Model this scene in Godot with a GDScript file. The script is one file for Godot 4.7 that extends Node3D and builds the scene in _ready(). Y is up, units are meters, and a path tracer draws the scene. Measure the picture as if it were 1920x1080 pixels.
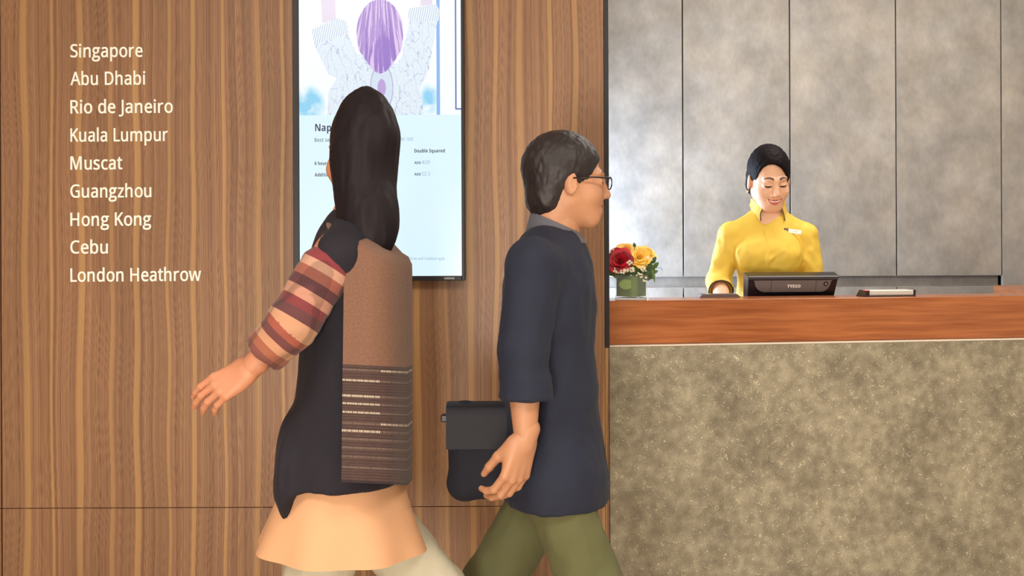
extends Node3D
# Airport hotel lobby: wood veneer wall with lettering and a display, reception counter, three people.

const F := 2000.0            # focal length in pixels of the 1920x1080 frame
const HORIZON := 450.0
const CAM := Vector3(0, 1.38, 0)
const ROLL := -0.25          # degrees
const WALL := 3.57           # distance of the veneer wall

var M := {}
var rng := RandomNumberGenerator.new()
var taken := {}

# ------------------------------------------------------------------ helpers
func P(px: float, py: float, d: float) -> Vector3:
	var v := Vector3((px - 960.0) / F * d, -(py - HORIZON) / F * d, -d)
	return CAM + v.rotated(Vector3(0, 0, 1), deg_to_rad(ROLL))

func numbered(called: String) -> String:
	if not taken.has(called):
		taken[called] = 0
		return called
	taken[called] += 1
	return "%s_%03d" % [called, taken[called]]

func tag(o: Node, label: String, category: String, group := "", kind := "") -> Node:
	if label: o.set_meta("label", label)
	if category: o.set_meta("category", category)
	if group: o.set_meta("group", group)
	if kind: o.set_meta("kind", kind)
	return o

func thing(called: String, label: String, category: String, at := Vector3.ZERO, turn := 0.0, group := "") -> Node3D:
	var o := Node3D.new()
	o.name = numbered(called)
	add_child(o)
	o.position = at
	o.rotation.y = turn
	tag(o, label, category, group)
	return o

func setting(called: String) -> Node3D:
	var o := Node3D.new()
	o.name = called
	add_child(o)
	o.set_meta("kind", "structure")
	return o

func obj(called: String, mesh: Mesh, mat: Material, parent: Node = null, at := Vector3.ZERO) -> MeshInstance3D:
	var o := MeshInstance3D.new()
	o.mesh = mesh
	o.material_override = mat
	o.cast_shadow = GeometryInstance3D.SHADOW_CASTING_SETTING_ON
	if parent == null:
		o.name = numbered(called)
		add_child(o)
	else:
		o.name = called
		parent.add_child(o, true)
	o.position = at
	return o

func part(called: String, mesh: Mesh, mat: Material, parent: Node, at := Vector3.ZERO) -> MeshInstance3D:
	return obj(called, mesh, mat, parent, at)

func mat(c: Color, rough := 0.7, metal := 0.0) -> StandardMaterial3D:
	var m := StandardMaterial3D.new()
	m.albedo_color = c
	m.roughness = rough
	m.metallic = metal
	return m

func c8(r: float, g: float, b: float) -> Color:
	return Color(r / 255.0, g / 255.0, b / 255.0)

func cloth(c: Color, sheen := 0.25) -> StandardMaterial3D:
	var m := mat(c, 0.85)
	m.rim_enabled = true
	m.rim = sheen
	m.rim_tint = 0.7
	var n := NoiseTexture2D.new()
	n.width = 256; n.height = 256; n.seamless = true; n.as_normal_map = true; n.bump_strength = 2.0
	var f := FastNoiseLite.new()
	f.seed = 7; f.frequency = 0.12
	n.noise = f
	m.normal_enabled = true
	m.normal_texture = n
	m.normal_scale = 0.25
	m.uv1_triplanar = true
	m.uv1_scale = Vector3(12, 12, 12)
	return m

# bevelled box between two corners; UVs are metres (front and back faces: x, -y)
func box(lo: Vector3, hi: Vector3, b := 0.002) -> ArrayMesh:
	var st := SurfaceTool.new()
	st.begin(Mesh.PRIMITIVE_TRIANGLES)
	st.set_smooth_group(-1)
	add_box(st, lo, hi, b)
	st.generate_normals()
	return st.commit()

func tri(st: SurfaceTool, a: Vector3, b: Vector3, c: Vector3, out: Vector3) -> void:
	var n := (b - a).cross(c - a)
	var pts := [a, b, c] if n.dot(out) < 0 else [a, c, b]
	var an := out.abs()
	for p in pts:
		var uv := Vector2(p.x, -p.y)
		if an.x > an.y and an.x > an.z: uv = Vector2(p.z, -p.y)
		elif an.y > an.z: uv = Vector2(p.x, p.z)
		st.set_uv(uv)
		st.add_vertex(p)

func quad(st: SurfaceTool, a: Vector3, b: Vector3, c: Vector3, d: Vector3, out: Vector3) -> void:
	tri(st, a, b, c, out)
	tri(st, a, c, d, out)

func add_box(st: SurfaceTool, lo: Vector3, hi: Vector3, b := 0.002) -> void:
	var c := (lo + hi) / 2.0
	var e := (hi - lo) / 2.0
	b = minf(b, minf(e.x, minf(e.y, e.z)) * 0.9)
	var i := e - Vector3(b, b, b)
	for ax in 3:
		var u := (ax + 1) % 3
		var w := (ax + 2) % 3
		for s in [-1.0, 1.0]:
			var q := []
			for k in [[-1, -1], [1, -1], [1, 1], [-1, 1]]:
				var p := Vector3.ZERO
				p[ax] = s * e[ax]; p[u] = k[0] * i[u]; p[w] = k[1] * i[w]
				q.append(c + p)
			var n := Vector3.ZERO
			n[ax] = s
			quad(st, q[0], q[1], q[2], q[3], n)
		# edges along ax
		for su in [-1.0, 1.0]:
			for sw in [-1.0, 1.0]:
				var q2 := []
				for k in [[-1, 0], [1, 0], [1, 1], [-1, 1]]:
					var p := Vector3.ZERO
					p[ax] = k[0] * i[ax]
					p[u] = su * (e[u] if k[1] == 0 else i[u])
					p[w] = sw * (i[w] if k[1] == 0 else e[w])
					q2.append(c + p)
				var n2 := Vector3.ZERO
				n2[u] = su; n2[w] = sw * 0.99
				quad(st, q2[0], q2[1], q2[2], q2[3], n2)
	for sx in [-1.0, 1.0]:
		for sy in [-1.0, 1.0]:
			for sz in [-1.0, 1.0]:
				var s := Vector3(sx, sy, sz)
				tri(st, c + s * Vector3(e.x, i.y, i.z), c + s * Vector3(i.x, e.y, i.z), c + s * Vector3(i.x, i.y, e.z), s)

# polygon (x, z) extruded between two heights
func prism(poly: PackedVector2Array, y0: float, y1: float) -> ArrayMesh:
	var st := SurfaceTool.new()
	st.begin(Mesh.PRIMITIVE_TRIANGLES)
	st.set_smooth_group(-1)
	var mid := Vector2.ZERO
	for p in poly: mid += p / poly.size()
	var ix := Geometry2D.triangulate_polygon(poly)
	for k in range(0, ix.size(), 3):
		for y in [y0, y1]:
			tri(st, Vector3(poly[ix[k]].x, y, poly[ix[k]].y), Vector3(poly[ix[k + 1]].x, y, poly[ix[k + 1]].y), Vector3(poly[ix[k + 2]].x, y, poly[ix[k + 2]].y), Vector3(0, 1 if y == y1 else -1, 0))
	for k in poly.size():
		var a := poly[k]
		var b := poly[(k + 1) % poly.size()]
		var out := Vector2(b.y - a.y, a.x - b.x)
		if out.dot((a + b) / 2.0 - mid) < 0: out = -out
		quad(st, Vector3(a.x, y0, a.y), Vector3(b.x, y0, b.y), Vector3(b.x, y1, b.y), Vector3(a.x, y1, a.y), Vector3(out.x, 0, out.y))
	st.generate_normals()
	return st.commit()

# round tube along points
func tube(pts: Array, r: float, sides := 6, closed := false) -> ArrayMesh:
	var st := SurfaceTool.new()
	st.begin(Mesh.PRIMITIVE_TRIANGLES)
	add_tube(st, pts, r, r, sides, closed)
	st.generate_normals()
	return st.commit()

func add_tube(st: SurfaceTool, pts: Array, r0: float, r1: float, sides := 6, closed := false) -> void:
	st.set_smooth_group(1)
	var rings := []
	var n := pts.size()
	for i in n:
		var a: Vector3 = pts[(i - 1 + n) % n] if closed else pts[maxi(i - 1, 0)]
		var b: Vector3 = pts[(i + 1) % n] if closed else pts[mini(i + 1, n - 1)]
		var t := (b - a).normalized()
		var side := t.cross(Vector3.UP if absf(t.y) < 0.9 else Vector3.RIGHT).normalized()
		var up := side.cross(t)
		var r := lerpf(r0, r1, float(i) / maxf(1, n - 1))
		var ring := []
		for k in sides:
			var g := TAU * k / sides
			ring.append(pts[i] + side * cos(g) * r + up * sin(g) * r)
		rings.append(ring)
	for i in (n if closed else n - 1):
		var p: Array = rings[i]
		var q: Array = rings[(i + 1) % n]
		var mid: Vector3 = (pts[i] + pts[(i + 1) % n]) / 2.0
		for k in sides:
			var k2 := (k + 1) % sides
			quad(st, p[k], p[k2], q[k2], q[k], (p[k] + p[k2] + q[k] + q[k2]) / 4.0 - mid)
	if not closed:
		for e in [0, n - 1]:
			var out: Vector3 = (pts[0] - pts[1]) if e == 0 else (pts[n - 1] - pts[n - 2])
			for k in range(1, sides - 1):
				tri(st, rings[e][0], rings[e][k], rings[e][k + 1], out)

# grid[j][i] of points -> sheet with thickness along normals
func sheet(grid: Array, thick := 0.0, uvs: Array = []) -> ArrayMesh:
	var nj := grid.size()
	var ni: int = grid[0].size()
	var V := PackedVector3Array(); var N := PackedVector3Array(); var U := PackedVector2Array(); var I := PackedInt32Array()
	for j in nj:
		for i in ni:
			var du: Vector3 = grid[j][mini(i + 1, ni - 1)] - grid[j][maxi(i - 1, 0)]
			var dv: Vector3 = grid[mini(j + 1, nj - 1)][i] - grid[maxi(j - 1, 0)][i]
			var n := dv.cross(du).normalized()
			V.append(grid[j][i]); N.append(n)
			U.append(uvs[j][i] if uvs else Vector2(float(i) / (ni - 1), float(j) / (nj - 1)))
	for j in nj - 1:
		for i in ni - 1:
			var a := j * ni + i
			I.append_array([a, a + 1, a + ni + 1, a, a + ni + 1, a + ni])
	if thick > 0.0:
		var c := V.size()
		for k in c:
			V.append(V[k] - N[k] * thick); N.append(-N[k]); U.append(U[k])
		for j in nj - 1:
			for i in ni - 1:
				var a := c + j * ni + i
				I.append_array([a, a + ni + 1, a + 1, a, a + ni, a + ni + 1])
		var rim := []
		for i in ni: rim.append(i)
		for j in range(1, nj): rim.append(j * ni + ni - 1)
		for i in range(ni - 2, -1, -1): rim.append((nj - 1) * ni + i)
		for j in range(nj - 2, 0, -1): rim.append(j * ni)
		for k in rim.size():
			var a: int = rim[k]
			var b: int = rim[(k + 1) % rim.size()]
			var e := V.size()
			var out := (V[b] - V[a]).cross(N[a]).normalized()
			for q in [a, b, b + c, a + c]:
				V.append(V[q]); N.append(out); U.append(U[q])
			I.append_array([e, e + 1, e + 2, e, e + 2, e + 3])
	return arrays(V, N, U, I)

func arrays(V: PackedVector3Array, N: PackedVector3Array, U: PackedVector2Array, I: PackedInt32Array) -> ArrayMesh:
	var a := []
	a.resize(Mesh.ARRAY_MAX)
	a[Mesh.ARRAY_VERTEX] = V
	a[Mesh.ARRAY_NORMAL] = N
	a[Mesh.ARRAY_TEX_UV] = U
	a[Mesh.ARRAY_INDEX] = I
	var m := ArrayMesh.new()
	m.add_surface_from_arrays(Mesh.PRIMITIVE_TRIANGLES, a)
	return m

# lathe with elliptical section: profile of [y, rx, rz], with an inner wall
func lathe(prof: Array, n := 32, wave := 0.0, waves := 9) -> ArrayMesh:
	var grid := []
	for p in prof:
		var row := []
		for k in n + 1:
			var g := TAU * k / n
			var w: float = 1.0 + wave * sin(g * waves) * (p[3] if p.size() > 3 else 1.0)
			row.append(Vector3(p[1] * w * cos(g), p[0], p[2] * w * sin(g)))
		grid.append(row)
	return sheet(grid, 0.0)

func text_mesh(s: String, cap_h: float, width: float, depth := 0.002, bold := false, swell := 0.0) -> Array:
	# [mesh, scale, offset] so that the text starts at x = 0, baseline y = 0, and has that width and capital height
	var t := TextMesh.new()
	var f := SystemFont.new()
	f.font_names = PackedStringArray(["Droid Sans"])
	f.font_weight = 700 if bold else 400
	t.font = f
	t.text = s
	t.font_size = 64
	t.pixel_size = 0.001
	t.depth = 0.001
	t.curve_step = 1.5
	t.horizontal_alignment = HORIZONTAL_ALIGNMENT_LEFT
	t.vertical_alignment = VERTICAL_ALIGNMENT_BOTTOM
	var arr := t.get_mesh_arrays()
	var V: PackedVector3Array = arr[Mesh.ARRAY_VERTEX]
	var x0 := 1e9
	var x1 := -1e9
	for p in V:
		x0 = minf(x0, p.x); x1 = maxf(x1, p.x)
	var descent := f.get_descent(64) * 0.001
	var sx := width / (x1 - x0)
	var sy := cap_h / (0.714 * 0.064)
	var W := PackedVector3Array()
	for p in V:
		W.append(Vector3((p.x - x0) * sx, (p.y - descent) * sy, p.z * depth / 0.001))
	arr[Mesh.ARRAY_VERTEX] = W
	var m := ArrayMesh.new()
	if swell > 0.0:                       # rounds and thickens the strokes: the letter's outline drawn round a small circle
		var st := SurfaceTool.new()
		st.begin(Mesh.PRIMITIVE_TRIANGLES)
		var one := ArrayMesh.new()
		one.add_surface_from_arrays(Mesh.PRIMITIVE_TRIANGLES, arr)
		for k in 9:
			var g := TAU * k / 8.0
			var off := Vector3(cos(g), sin(g), 0) * swell if k < 8 else Vector3(0, 0, depth * 0.02)
			st.append_from(one, 0, Transform3D(Basis(), off + Vector3(0, 0, depth * 0.01 * (k % 3))))
		return [st.commit(), x0]
	m.add_surface_from_arrays(Mesh.PRIMITIVE_TRIANGLES, arr)
	return [m, x0]

# ------------------------------------------------------------------ distance fields
class Field:
	var o: Vector3
	var h: float
	var nx: int
	var ny: int
	var nz: int
	var v: PackedFloat32Array
	func _init(lo: Vector3, hi: Vector3, cell: float) -> void:
		o = lo
		h = cell
		nx = int((hi.x - lo.x) / h) + 2
		ny = int((hi.y - lo.y) / h) + 2
		nz = int((hi.z - lo.z) / h) + 2
		v.resize(nx * ny * nz)
		v.fill(10.0)
	func span(lo: Vector3, hi: Vector3) -> PackedInt32Array:
		var a := (lo - o) / h
		var b := (hi - o) / h
		return PackedInt32Array([clampi(int(floor(a.x)), 0, nx - 1), clampi(int(ceil(b.x)), 0, nx - 1), clampi(int(floor(a.y)), 0, ny - 1), clampi(int(ceil(b.y)), 0, ny - 1), clampi(int(floor(a.z)), 0, nz - 1), clampi(int(ceil(b.z)), 0, nz - 1)])
	func cap(a: Vector3, b: Vector3, ra: float, rb: float, k := 0.02, carve := false) -> void:
		var m := maxf(ra, rb) + k + 3.0 * h
		var mm := Vector3(m, m, m)
		var s := span(a.min(b) - mm, a.max(b) + mm)
		var ab := b - a
		var l2 := maxf(ab.length_squared(), 1e-9)
		for z in range(s[4], s[5] + 1):
			for y in range(s[2], s[3] + 1):
				var base := (z * ny + y) * nx
				var p := Vector3(o.x + s[0] * h, o.y + y * h, o.z + z * h) - a
				for x in range(s[0], s[1] + 1):
					var t := clampf(p.dot(ab) / l2, 0.0, 1.0)
					var d := (p - ab * t).length() - ra - (rb - ra) * t
					var e := v[base + x]
					if carve:
						d = -d
						var q := maxf(k - absf(d - e), 0.0) / k
						v[base + x] = maxf(d, e) + q * q * k * 0.25
					else:
						var q := maxf(k - absf(d - e), 0.0) / k
						v[base + x] = minf(d, e) - q * q * k * 0.25
					p.x += h
	func ell(c: Vector3, r: Vector3, k := 0.02, carve := false, turn := Basis()) -> void:
		var m := maxf(r.x, maxf(r.y, r.z)) + k + 3.0 * h
		var mm := Vector3(m, m, m) if turn != Basis() else r + Vector3.ONE * (k + 3.0 * h)
		var s := span(c - mm, c + mm)
		var inv := turn.inverse()
		var ri := Vector3.ONE / r
		for z in range(s[4], s[5] + 1):
			for y in range(s[2], s[3] + 1):
				var base := (z * ny + y) * nx
				var step := inv.x * h * ri
				var p := (inv * (Vector3(o.x + s[0] * h, o.y + y * h, o.z + z * h) - c)) * ri
				for x in range(s[0], s[1] + 1):
					var k0 := p.length()
					var d := k0 * (k0 - 1.0) / maxf((p * ri).length(), 1e-6)
					var e := v[base + x]
					if carve:
						d = -d
						var q := maxf(k - absf(d - e), 0.0) / k
						v[base + x] = maxf(d, e) + q * q * k * 0.25
					else:
						var q := maxf(k - absf(d - e), 0.0) / k
						v[base + x] = minf(d, e) - q * q * k * 0.25
					p += step
	func cut(n: Vector3, at: Vector3) -> void:   # removes what lies beyond the plane
		n = n.normalized()
		for z in nz:
			for y in ny:
				var base := (z * ny + y) * nx
				var d := n.dot(Vector3(o.x, o.y + y * h, o.z + z * h) - at)
				for x in nx:
					if d > v[base + x]: v[base + x] = d
					d += n.x * h
	func cut_cap(c: Vector3, dir: Vector3, r: float) -> void:   # removes a round plug beyond c, of radius r
		dir = dir.normalized()
		var s := span(c - Vector3.ONE * (r + 0.12), c + Vector3.ONE * (r + 0.12))
		for z in range(s[4], s[5] + 1):
			for y in range(s[2], s[3] + 1):
				var base := (z * ny + y) * nx
				for x in range(s[0], s[1] + 1):
					var p := Vector3(o.x + x * h, o.y + y * h, o.z + z * h) - c
					var t := dir.dot(p)
					var side := (p - dir * t).length() - r
					var d := minf(t, minf(-side, 0.11 - t))
					if d > v[base + x]: v[base + x] = d
	func at(p: Vector3) -> float:
		var g := (p - o) / h
		var x := clampi(int(g.x), 0, nx - 2)
		var y := clampi(int(g.y), 0, ny - 2)
		var z := clampi(int(g.z), 0, nz - 2)
		var f := g - Vector3(x, y, z)
		var b := (z * ny + y) * nx + x
		var c00 := lerpf(v[b], v[b + 1], f.x)
		var c10 := lerpf(v[b + nx], v[b + nx + 1], f.x)
		b += nx * ny
		var c01 := lerpf(v[b], v[b + 1], f.x)
		var c11 := lerpf(v[b + nx], v[b + nx + 1], f.x)
		return lerpf(lerpf(c00, c10, f.y), lerpf(c01, c11, f.y), f.z)
	func hit(from: Vector3, dir: Vector3, reach := 2.0) -> Vector3:   # first surface point along a ray
		dir = dir.normalized()
		var t := 0.0
		while t < reach:
			var p := from + dir * t
			var g := (p - o) / h
			if g.x > 0 and g.y > 0 and g.z > 0 and g.x < nx - 1 and g.y < ny - 1 and g.z < nz - 1 and at(p) < 0.0:
				for k in 8:
					t -= h * 0.125 * 0.5
					if at(from + dir * t) > 0.0: break
				return from + dir * t
			t += h * 0.5
		return Vector3.INF
	func mesh(out: Dictionary, xf := Transform3D(), uv_mode := 0, fold := {}) -> void:
		var id := PackedInt32Array()
		id.resize(v.size())
		id.fill(-1)
		var V: PackedVector3Array = out.get("V", PackedVector3Array())
		var U: PackedVector2Array = out.get("U", PackedVector2Array())
		var I: PackedInt32Array = out.get("I", PackedInt32Array())
		var sy := nx
		var sz := nx * ny
		var folder: FastNoiseLite = fold.get("noise")
		for z in nz - 1:
			for y in ny - 1:
				var b := (z * ny + y) * nx
				for x in nx - 1:
					var i := b + x
					var a0 := v[i]
					if a0 > 0.1: continue
					var a1 := v[i + 1]; var a2 := v[i + sy]; var a3 := v[i + sy + 1]
					var a4 := v[i + sz]; var a5 := v[i + sz + 1]; var a6 := v[i + sz + sy]; var a7 := v[i + sz + sy + 1]
					var neg := int(a0 < 0) + int(a1 < 0) + int(a2 < 0) + int(a3 < 0) + int(a4 < 0) + int(a5 < 0) + int(a6 < 0) + int(a7 < 0)
					if neg == 0 or neg == 8: continue
					var s := Vector3.ZERO
					var n := 0
					if (a0 < 0) != (a1 < 0): s += Vector3(a0 / (a0 - a1), 0, 0); n += 1
					if (a2 < 0) != (a3 < 0): s += Vector3(a2 / (a2 - a3), 1, 0); n += 1
					if (a4 < 0) != (a5 < 0): s += Vector3(a4 / (a4 - a5), 0, 1); n += 1
					if (a6 < 0) != (a7 < 0): s += Vector3(a6 / (a6 - a7), 1, 1); n += 1
					if (a0 < 0) != (a2 < 0): s += Vector3(0, a0 / (a0 - a2), 0); n += 1
					if (a1 < 0) != (a3 < 0): s += Vector3(1, a1 / (a1 - a3), 0); n += 1
					if (a4 < 0) != (a6 < 0): s += Vector3(0, a4 / (a4 - a6), 1); n += 1
					if (a5 < 0) != (a7 < 0): s += Vector3(1, a5 / (a5 - a7), 1); n += 1
					if (a0 < 0) != (a4 < 0): s += Vector3(0, 0, a0 / (a0 - a4)); n += 1
					if (a1 < 0) != (a5 < 0): s += Vector3(1, 0, a1 / (a1 - a5)); n += 1
					if (a2 < 0) != (a6 < 0): s += Vector3(0, 1, a2 / (a2 - a6)); n += 1
					if (a3 < 0) != (a7 < 0): s += Vector3(1, 1, a3 / (a3 - a7)); n += 1
					var p := o + (Vector3(x, y, z) + s / n) * h
					if fold:
						var g := Vector3(a1 + a3 + a5 + a7 - a0 - a2 - a4 - a6, a2 + a3 + a6 + a7 - a0 - a1 - a4 - a5, a4 + a5 + a6 + a7 - a0 - a1 - a2 - a3).normalized()
						p += g * (fold.amp * folder.get_noise_3dv(p * fold.freq))
					id[i] = V.size()
					U.append(Vector2.ZERO if uv_mode == 0 else Vector2(0.62, 0.5) if uv_mode == 2 else Vector2(absf(atan2(p.x, p.z)) / PI, 0.5 - p.y / 0.26))
					V.append(xf * p)
		for z in range(1, nz - 1):
			for y in range(1, ny - 1):
				var b := (z * ny + y) * nx
				for x in range(1, nx - 1):
					var i := b + x
					if id[i] < 0: continue
					var inside := v[i] < 0
					for ax in 3:
						var j := i + (1 if ax == 0 else sy if ax == 1 else sz)
						if (v[j] < 0) == inside: continue
						var d1 := sy if ax == 0 else sz if ax == 1 else 1
						var d2 := sz if ax == 0 else 1 if ax == 1 else sy
						var q0 := id[i]; var q1 := id[i - d1]; var q2 := id[i - d1 - d2]; var q3 := id[i - d2]
						if q0 < 0 or q1 < 0 or q2 < 0 or q3 < 0: continue
						if inside: I.append_array([q0, q2, q1, q0, q3, q2])
						else: I.append_array([q0, q1, q2, q0, q2, q3])
		out.V = V; out.U = U; out.I = I

func finish(d: Dictionary) -> ArrayMesh:
	var V: PackedVector3Array = d.V
	var I: PackedInt32Array = d.I
	var N := PackedVector3Array()
	N.resize(V.size())
	for k in range(0, I.size(), 3):
		var a := I[k]; var b := I[k + 1]; var c := I[k + 2]
		var n := (V[c] - V[a]).cross(V[b] - V[a])
		N[a] += n; N[b] += n; N[c] += n
	for k in N.size(): N[k] = N[k].normalized()
	return arrays(V, N, d.U, I)

func field_mesh(f: Field, fold := {}) -> ArrayMesh:
	var d := {}
	f.mesh(d, Transform3D(), 0, fold)
	return finish(d)

func folds(amp: float, freq: Vector3, sd: int) -> Dictionary:
	var n := FastNoiseLite.new()
	n.seed = sd
	n.frequency = 1.0
	n.noise_type = FastNoiseLite.TYPE_SIMPLEX_SMOOTH
	n.fractal_octaves = 2
	return {"amp": amp, "freq": freq, "noise": n}

# ------------------------------------------------------------------ textures
func noise(sd: int, freq: float, oct := 3, type := FastNoiseLite.TYPE_SIMPLEX_SMOOTH) -> FastNoiseLite:
	var n := FastNoiseLite.new()
	n.seed = sd
	n.frequency = freq
	n.fractal_octaves = oct
	n.noise_type = type
	n.fractal_type = FastNoiseLite.FRACTAL_FBM if oct > 1 else FastNoiseLite.FRACTAL_NONE
	return n

func to_texture(w: int, h: int, data: PackedByteArray) -> ImageTexture:
	return ImageTexture.create_from_image(Image.create_from_data(w, h, false, Image.FORMAT_RGB8, data))

# vertical-grain veneer with pale wavy bands; covers 2.4 x 2.4 m
func veneer_texture() -> ImageTexture:
	var w := 1792
	var h := 768
	var r := RandomNumberGenerator.new()
	r.seed = 11
	var n := 4096
	var lut := PackedVector3Array()
	lut.resize(n)
	var fine := noise(3, 0.16, 2)
	var mid := noise(4, 0.028, 2)
	var hair := noise(5, 0.75, 1)
	for i in n:
		var c := Vector3(142, 104, 76)
		c += Vector3(15, 14, 12) * mid.get_noise_1d(i) + Vector3(19, 18, 16) * fine.get_noise_1d(i)
		var l := hair.get_noise_1d(i)
		if l < -0.42: c -= Vector3(18, 17, 15)
		elif l > 0.5: c += Vector3(16, 15, 10)
		lut[i] = c
	# pale bands, alternating broad and narrow, every 52 px of the photograph on average
	var px := n / 2.4 / 560.0           # LUT entries in one photograph pixel
	var x := 48.0 * px
	var k := 0
	while x < n - 30:
		var half := (4.2 if k % 2 == 0 else 3.0) * px * r.randf_range(0.8, 1.2)
		var amount := r.randf_range(0.7, 1.0)
		for i in range(int(x - half * 1.6), int(x + half * 1.6) + 1):
			if i < 0 or i >= n: continue
			var e := clampf((1.5 - absf(i - x) / half) * 1.6, 0.0, 1.0) * amount
			lut[i] = lut[i].lerp(Vector3(180, 139, 90) + Vector3(8, 8, 6) * fine.get_noise_1d(i * 2), e * 0.85)
		x += px * r.randf_range(44, 62)
		k += 1
	var sway := noise(8, 0.011, 1)
	var tone := noise(9, 0.006, 2)
	var data := PackedByteArray()
	data.resize(w * h * 3)
	var at := 0
	for y in h:
		for xx in w:
			var s := sway.get_noise_2d(xx * 0.5, y * 0.42)
			var u := xx * float(n) / w + s * 14.0 + float(n)
			var i0 := int(u)
			var c := lut[i0 % n].lerp(lut[(i0 + 1) % n], u - i0)
			var t := 1.0 + 0.07 * tone.get_noise_2d(xx, y * 0.3)
			data[at] = clampi(int(c.x * t), 0, 255)
			data[at + 1] = clampi(int(c.y * t), 0, 255)
			data[at + 2] = clampi(int(c.z * t), 0, 255)
			at += 3
	return to_texture(w, h, data)

# horizontal-grain reddish timber; 2 x 0.5 m
func timber_texture() -> ImageTexture:
	var w := 1024
	var h := 256
	var a := noise(21, 0.02, 4)
	var b := noise(22, 0.01, 2)
	var data := PackedByteArray()
	data.resize(w * h * 3)
	var at := 0
	for y in h:
		for x in w:
			var s := a.get_noise_2d(x * 0.16, y * 2.6 + 9.0 * b.get_noise_2d(x * 0.5, y))
			var g := a.get_noise_2d(x * 0.3 + 500, y * 9.0)
			var t := b.get_noise_2d(x * 0.4, y * 0.8 + 300)
			var c := Vector3(170, 101, 59) + Vector3(26, 22, 17) * s + Vector3(14, 12, 9) * g + Vector3(12, 9, 6) * t
			data[at] = clampi(int(c.x), 0, 255)
			data[at + 1] = clampi(int(c.y), 0, 255)
			data[at + 2] = clampi(int(c.z), 0, 255)
			at += 3
	return to_texture(w, h, data)

# cast-concrete laminate; 1.6 x 2.4 m
func concrete_texture() -> ImageTexture:
	var w := 768
	var h := 1024
	var a := noise(31, 0.0065, 4)
	var b := noise(32, 0.02, 4)
	var c := noise(33, 0.09, 3)
	var data := PackedByteArray()
	data.resize(w * h * 3)
	var at := 0
	for y in h:
		for x in w:
			var f := 0.75 * a.get_noise_2d(x, y) + 0.5 * b.get_noise_2d(x, y) + 0.24 * c.get_noise_2d(x, y * 0.6)
			var warm := a.get_noise_2d(x + 900, y + 400)
			var g := 150.0 + 24.0 * f
			data[at] = clampi(int(g + 3 * warm), 0, 255)
			data[at + 1] = clampi(int(g * 0.958), 0, 255)
			data[at + 2] = clampi(int(g * 0.905 - 4 * warm), 0, 255)
			at += 3
	return to_texture(w, h, data)

# fossil limestone with pale shell flecks and rings; 1.7 x 1.05 m
func stone_texture() -> ImageTexture:
	var w := 1408
	var h := 896
	var a := noise(41, 0.004, 3)
	var b := noise(42, 0.022, 4)
	var c := noise(43, 0.2, 2)
	var v := noise(44, 0.035, 3)
	var buf := PackedFloat32Array()
	buf.resize(w * h)
	for y in h:
		for x in w:
			var q := b.get_noise_2d(x, y)
			var f := 0.7 * a.get_noise_2d(x, y) + 0.7 * q + 0.5 * c.get_noise_2d(x, y)
			var ridge := 1.0 - absf(v.get_noise_2d(x + 40 * q, y + 40 * c.get_noise_2d(y, x)))
			f += maxf(0.0, ridge - 0.92) * 11.0 * maxf(0.0, q + 0.3)
			buf[y * w + x] = f
	var r := RandomNumberGenerator.new()
	r.seed = 45
	for k in 3600:                     # grains and shell fragments
		var cx := r.randi_range(12, w - 13)
		var cy := r.randi_range(12, h - 13)
		var big := k < 520
		var ln := r.randf_range(4, 16) if big else r.randf_range(0.8, 3.0)
		var g := r.randf() * TAU
		var bend := r.randf_range(-0.2, 0.2)
		var amt := r.randf_range(0.5, 1.5) * (0.8 if big else 1.3)
		var steps := int(ln * 2.0) + 1
		var p := Vector2(cx, cy)
		for s in steps:
			p += Vector2(cos(g), sin(g)) * 0.6
			g += bend
			var ix := int(p.x)
			var iy := int(p.y)
			if ix > 0 and iy > 0 and ix < w - 1 and iy < h - 1:
				buf[iy * w + ix] += amt * 0.5
				buf[iy * w + ix + 1] += amt * 0.4
				buf[(iy + 1) * w + ix] += amt * 0.4
				buf[(iy + 1) * w + ix + 1] += amt * 0.3
	for k in 45:                      # little rings
		var cx := r.randi_range(10, w - 11)
		var cy := r.randi_range(10, h - 11)
		var rad := r.randf_range(3.0, 6.5)
		for s in 64:
			var g := TAU * s / 64
			buf[int(cy + sin(g) * rad) * w + int(cx + cos(g) * rad)] += 0.9
	var data := PackedByteArray()
	data.resize(w * h * 3)
	for i in w * h:
		var f := buf[i]
		var g := 149.0 + 36.0 * f
		data[i * 3] = clampi(int(g + 1), 0, 255)
		data[i * 3 + 1] = clampi(int(g * 0.965 - 2), 0, 255)
		data[i * 3 + 2] = clampi(int(g * 0.86 - 6), 0, 255)
	return to_texture(w, h, data)

func inside(p: Vector2, poly: PackedVector2Array) -> bool:
	return Geometry2D.is_point_in_polygon(p, poly)

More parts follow.
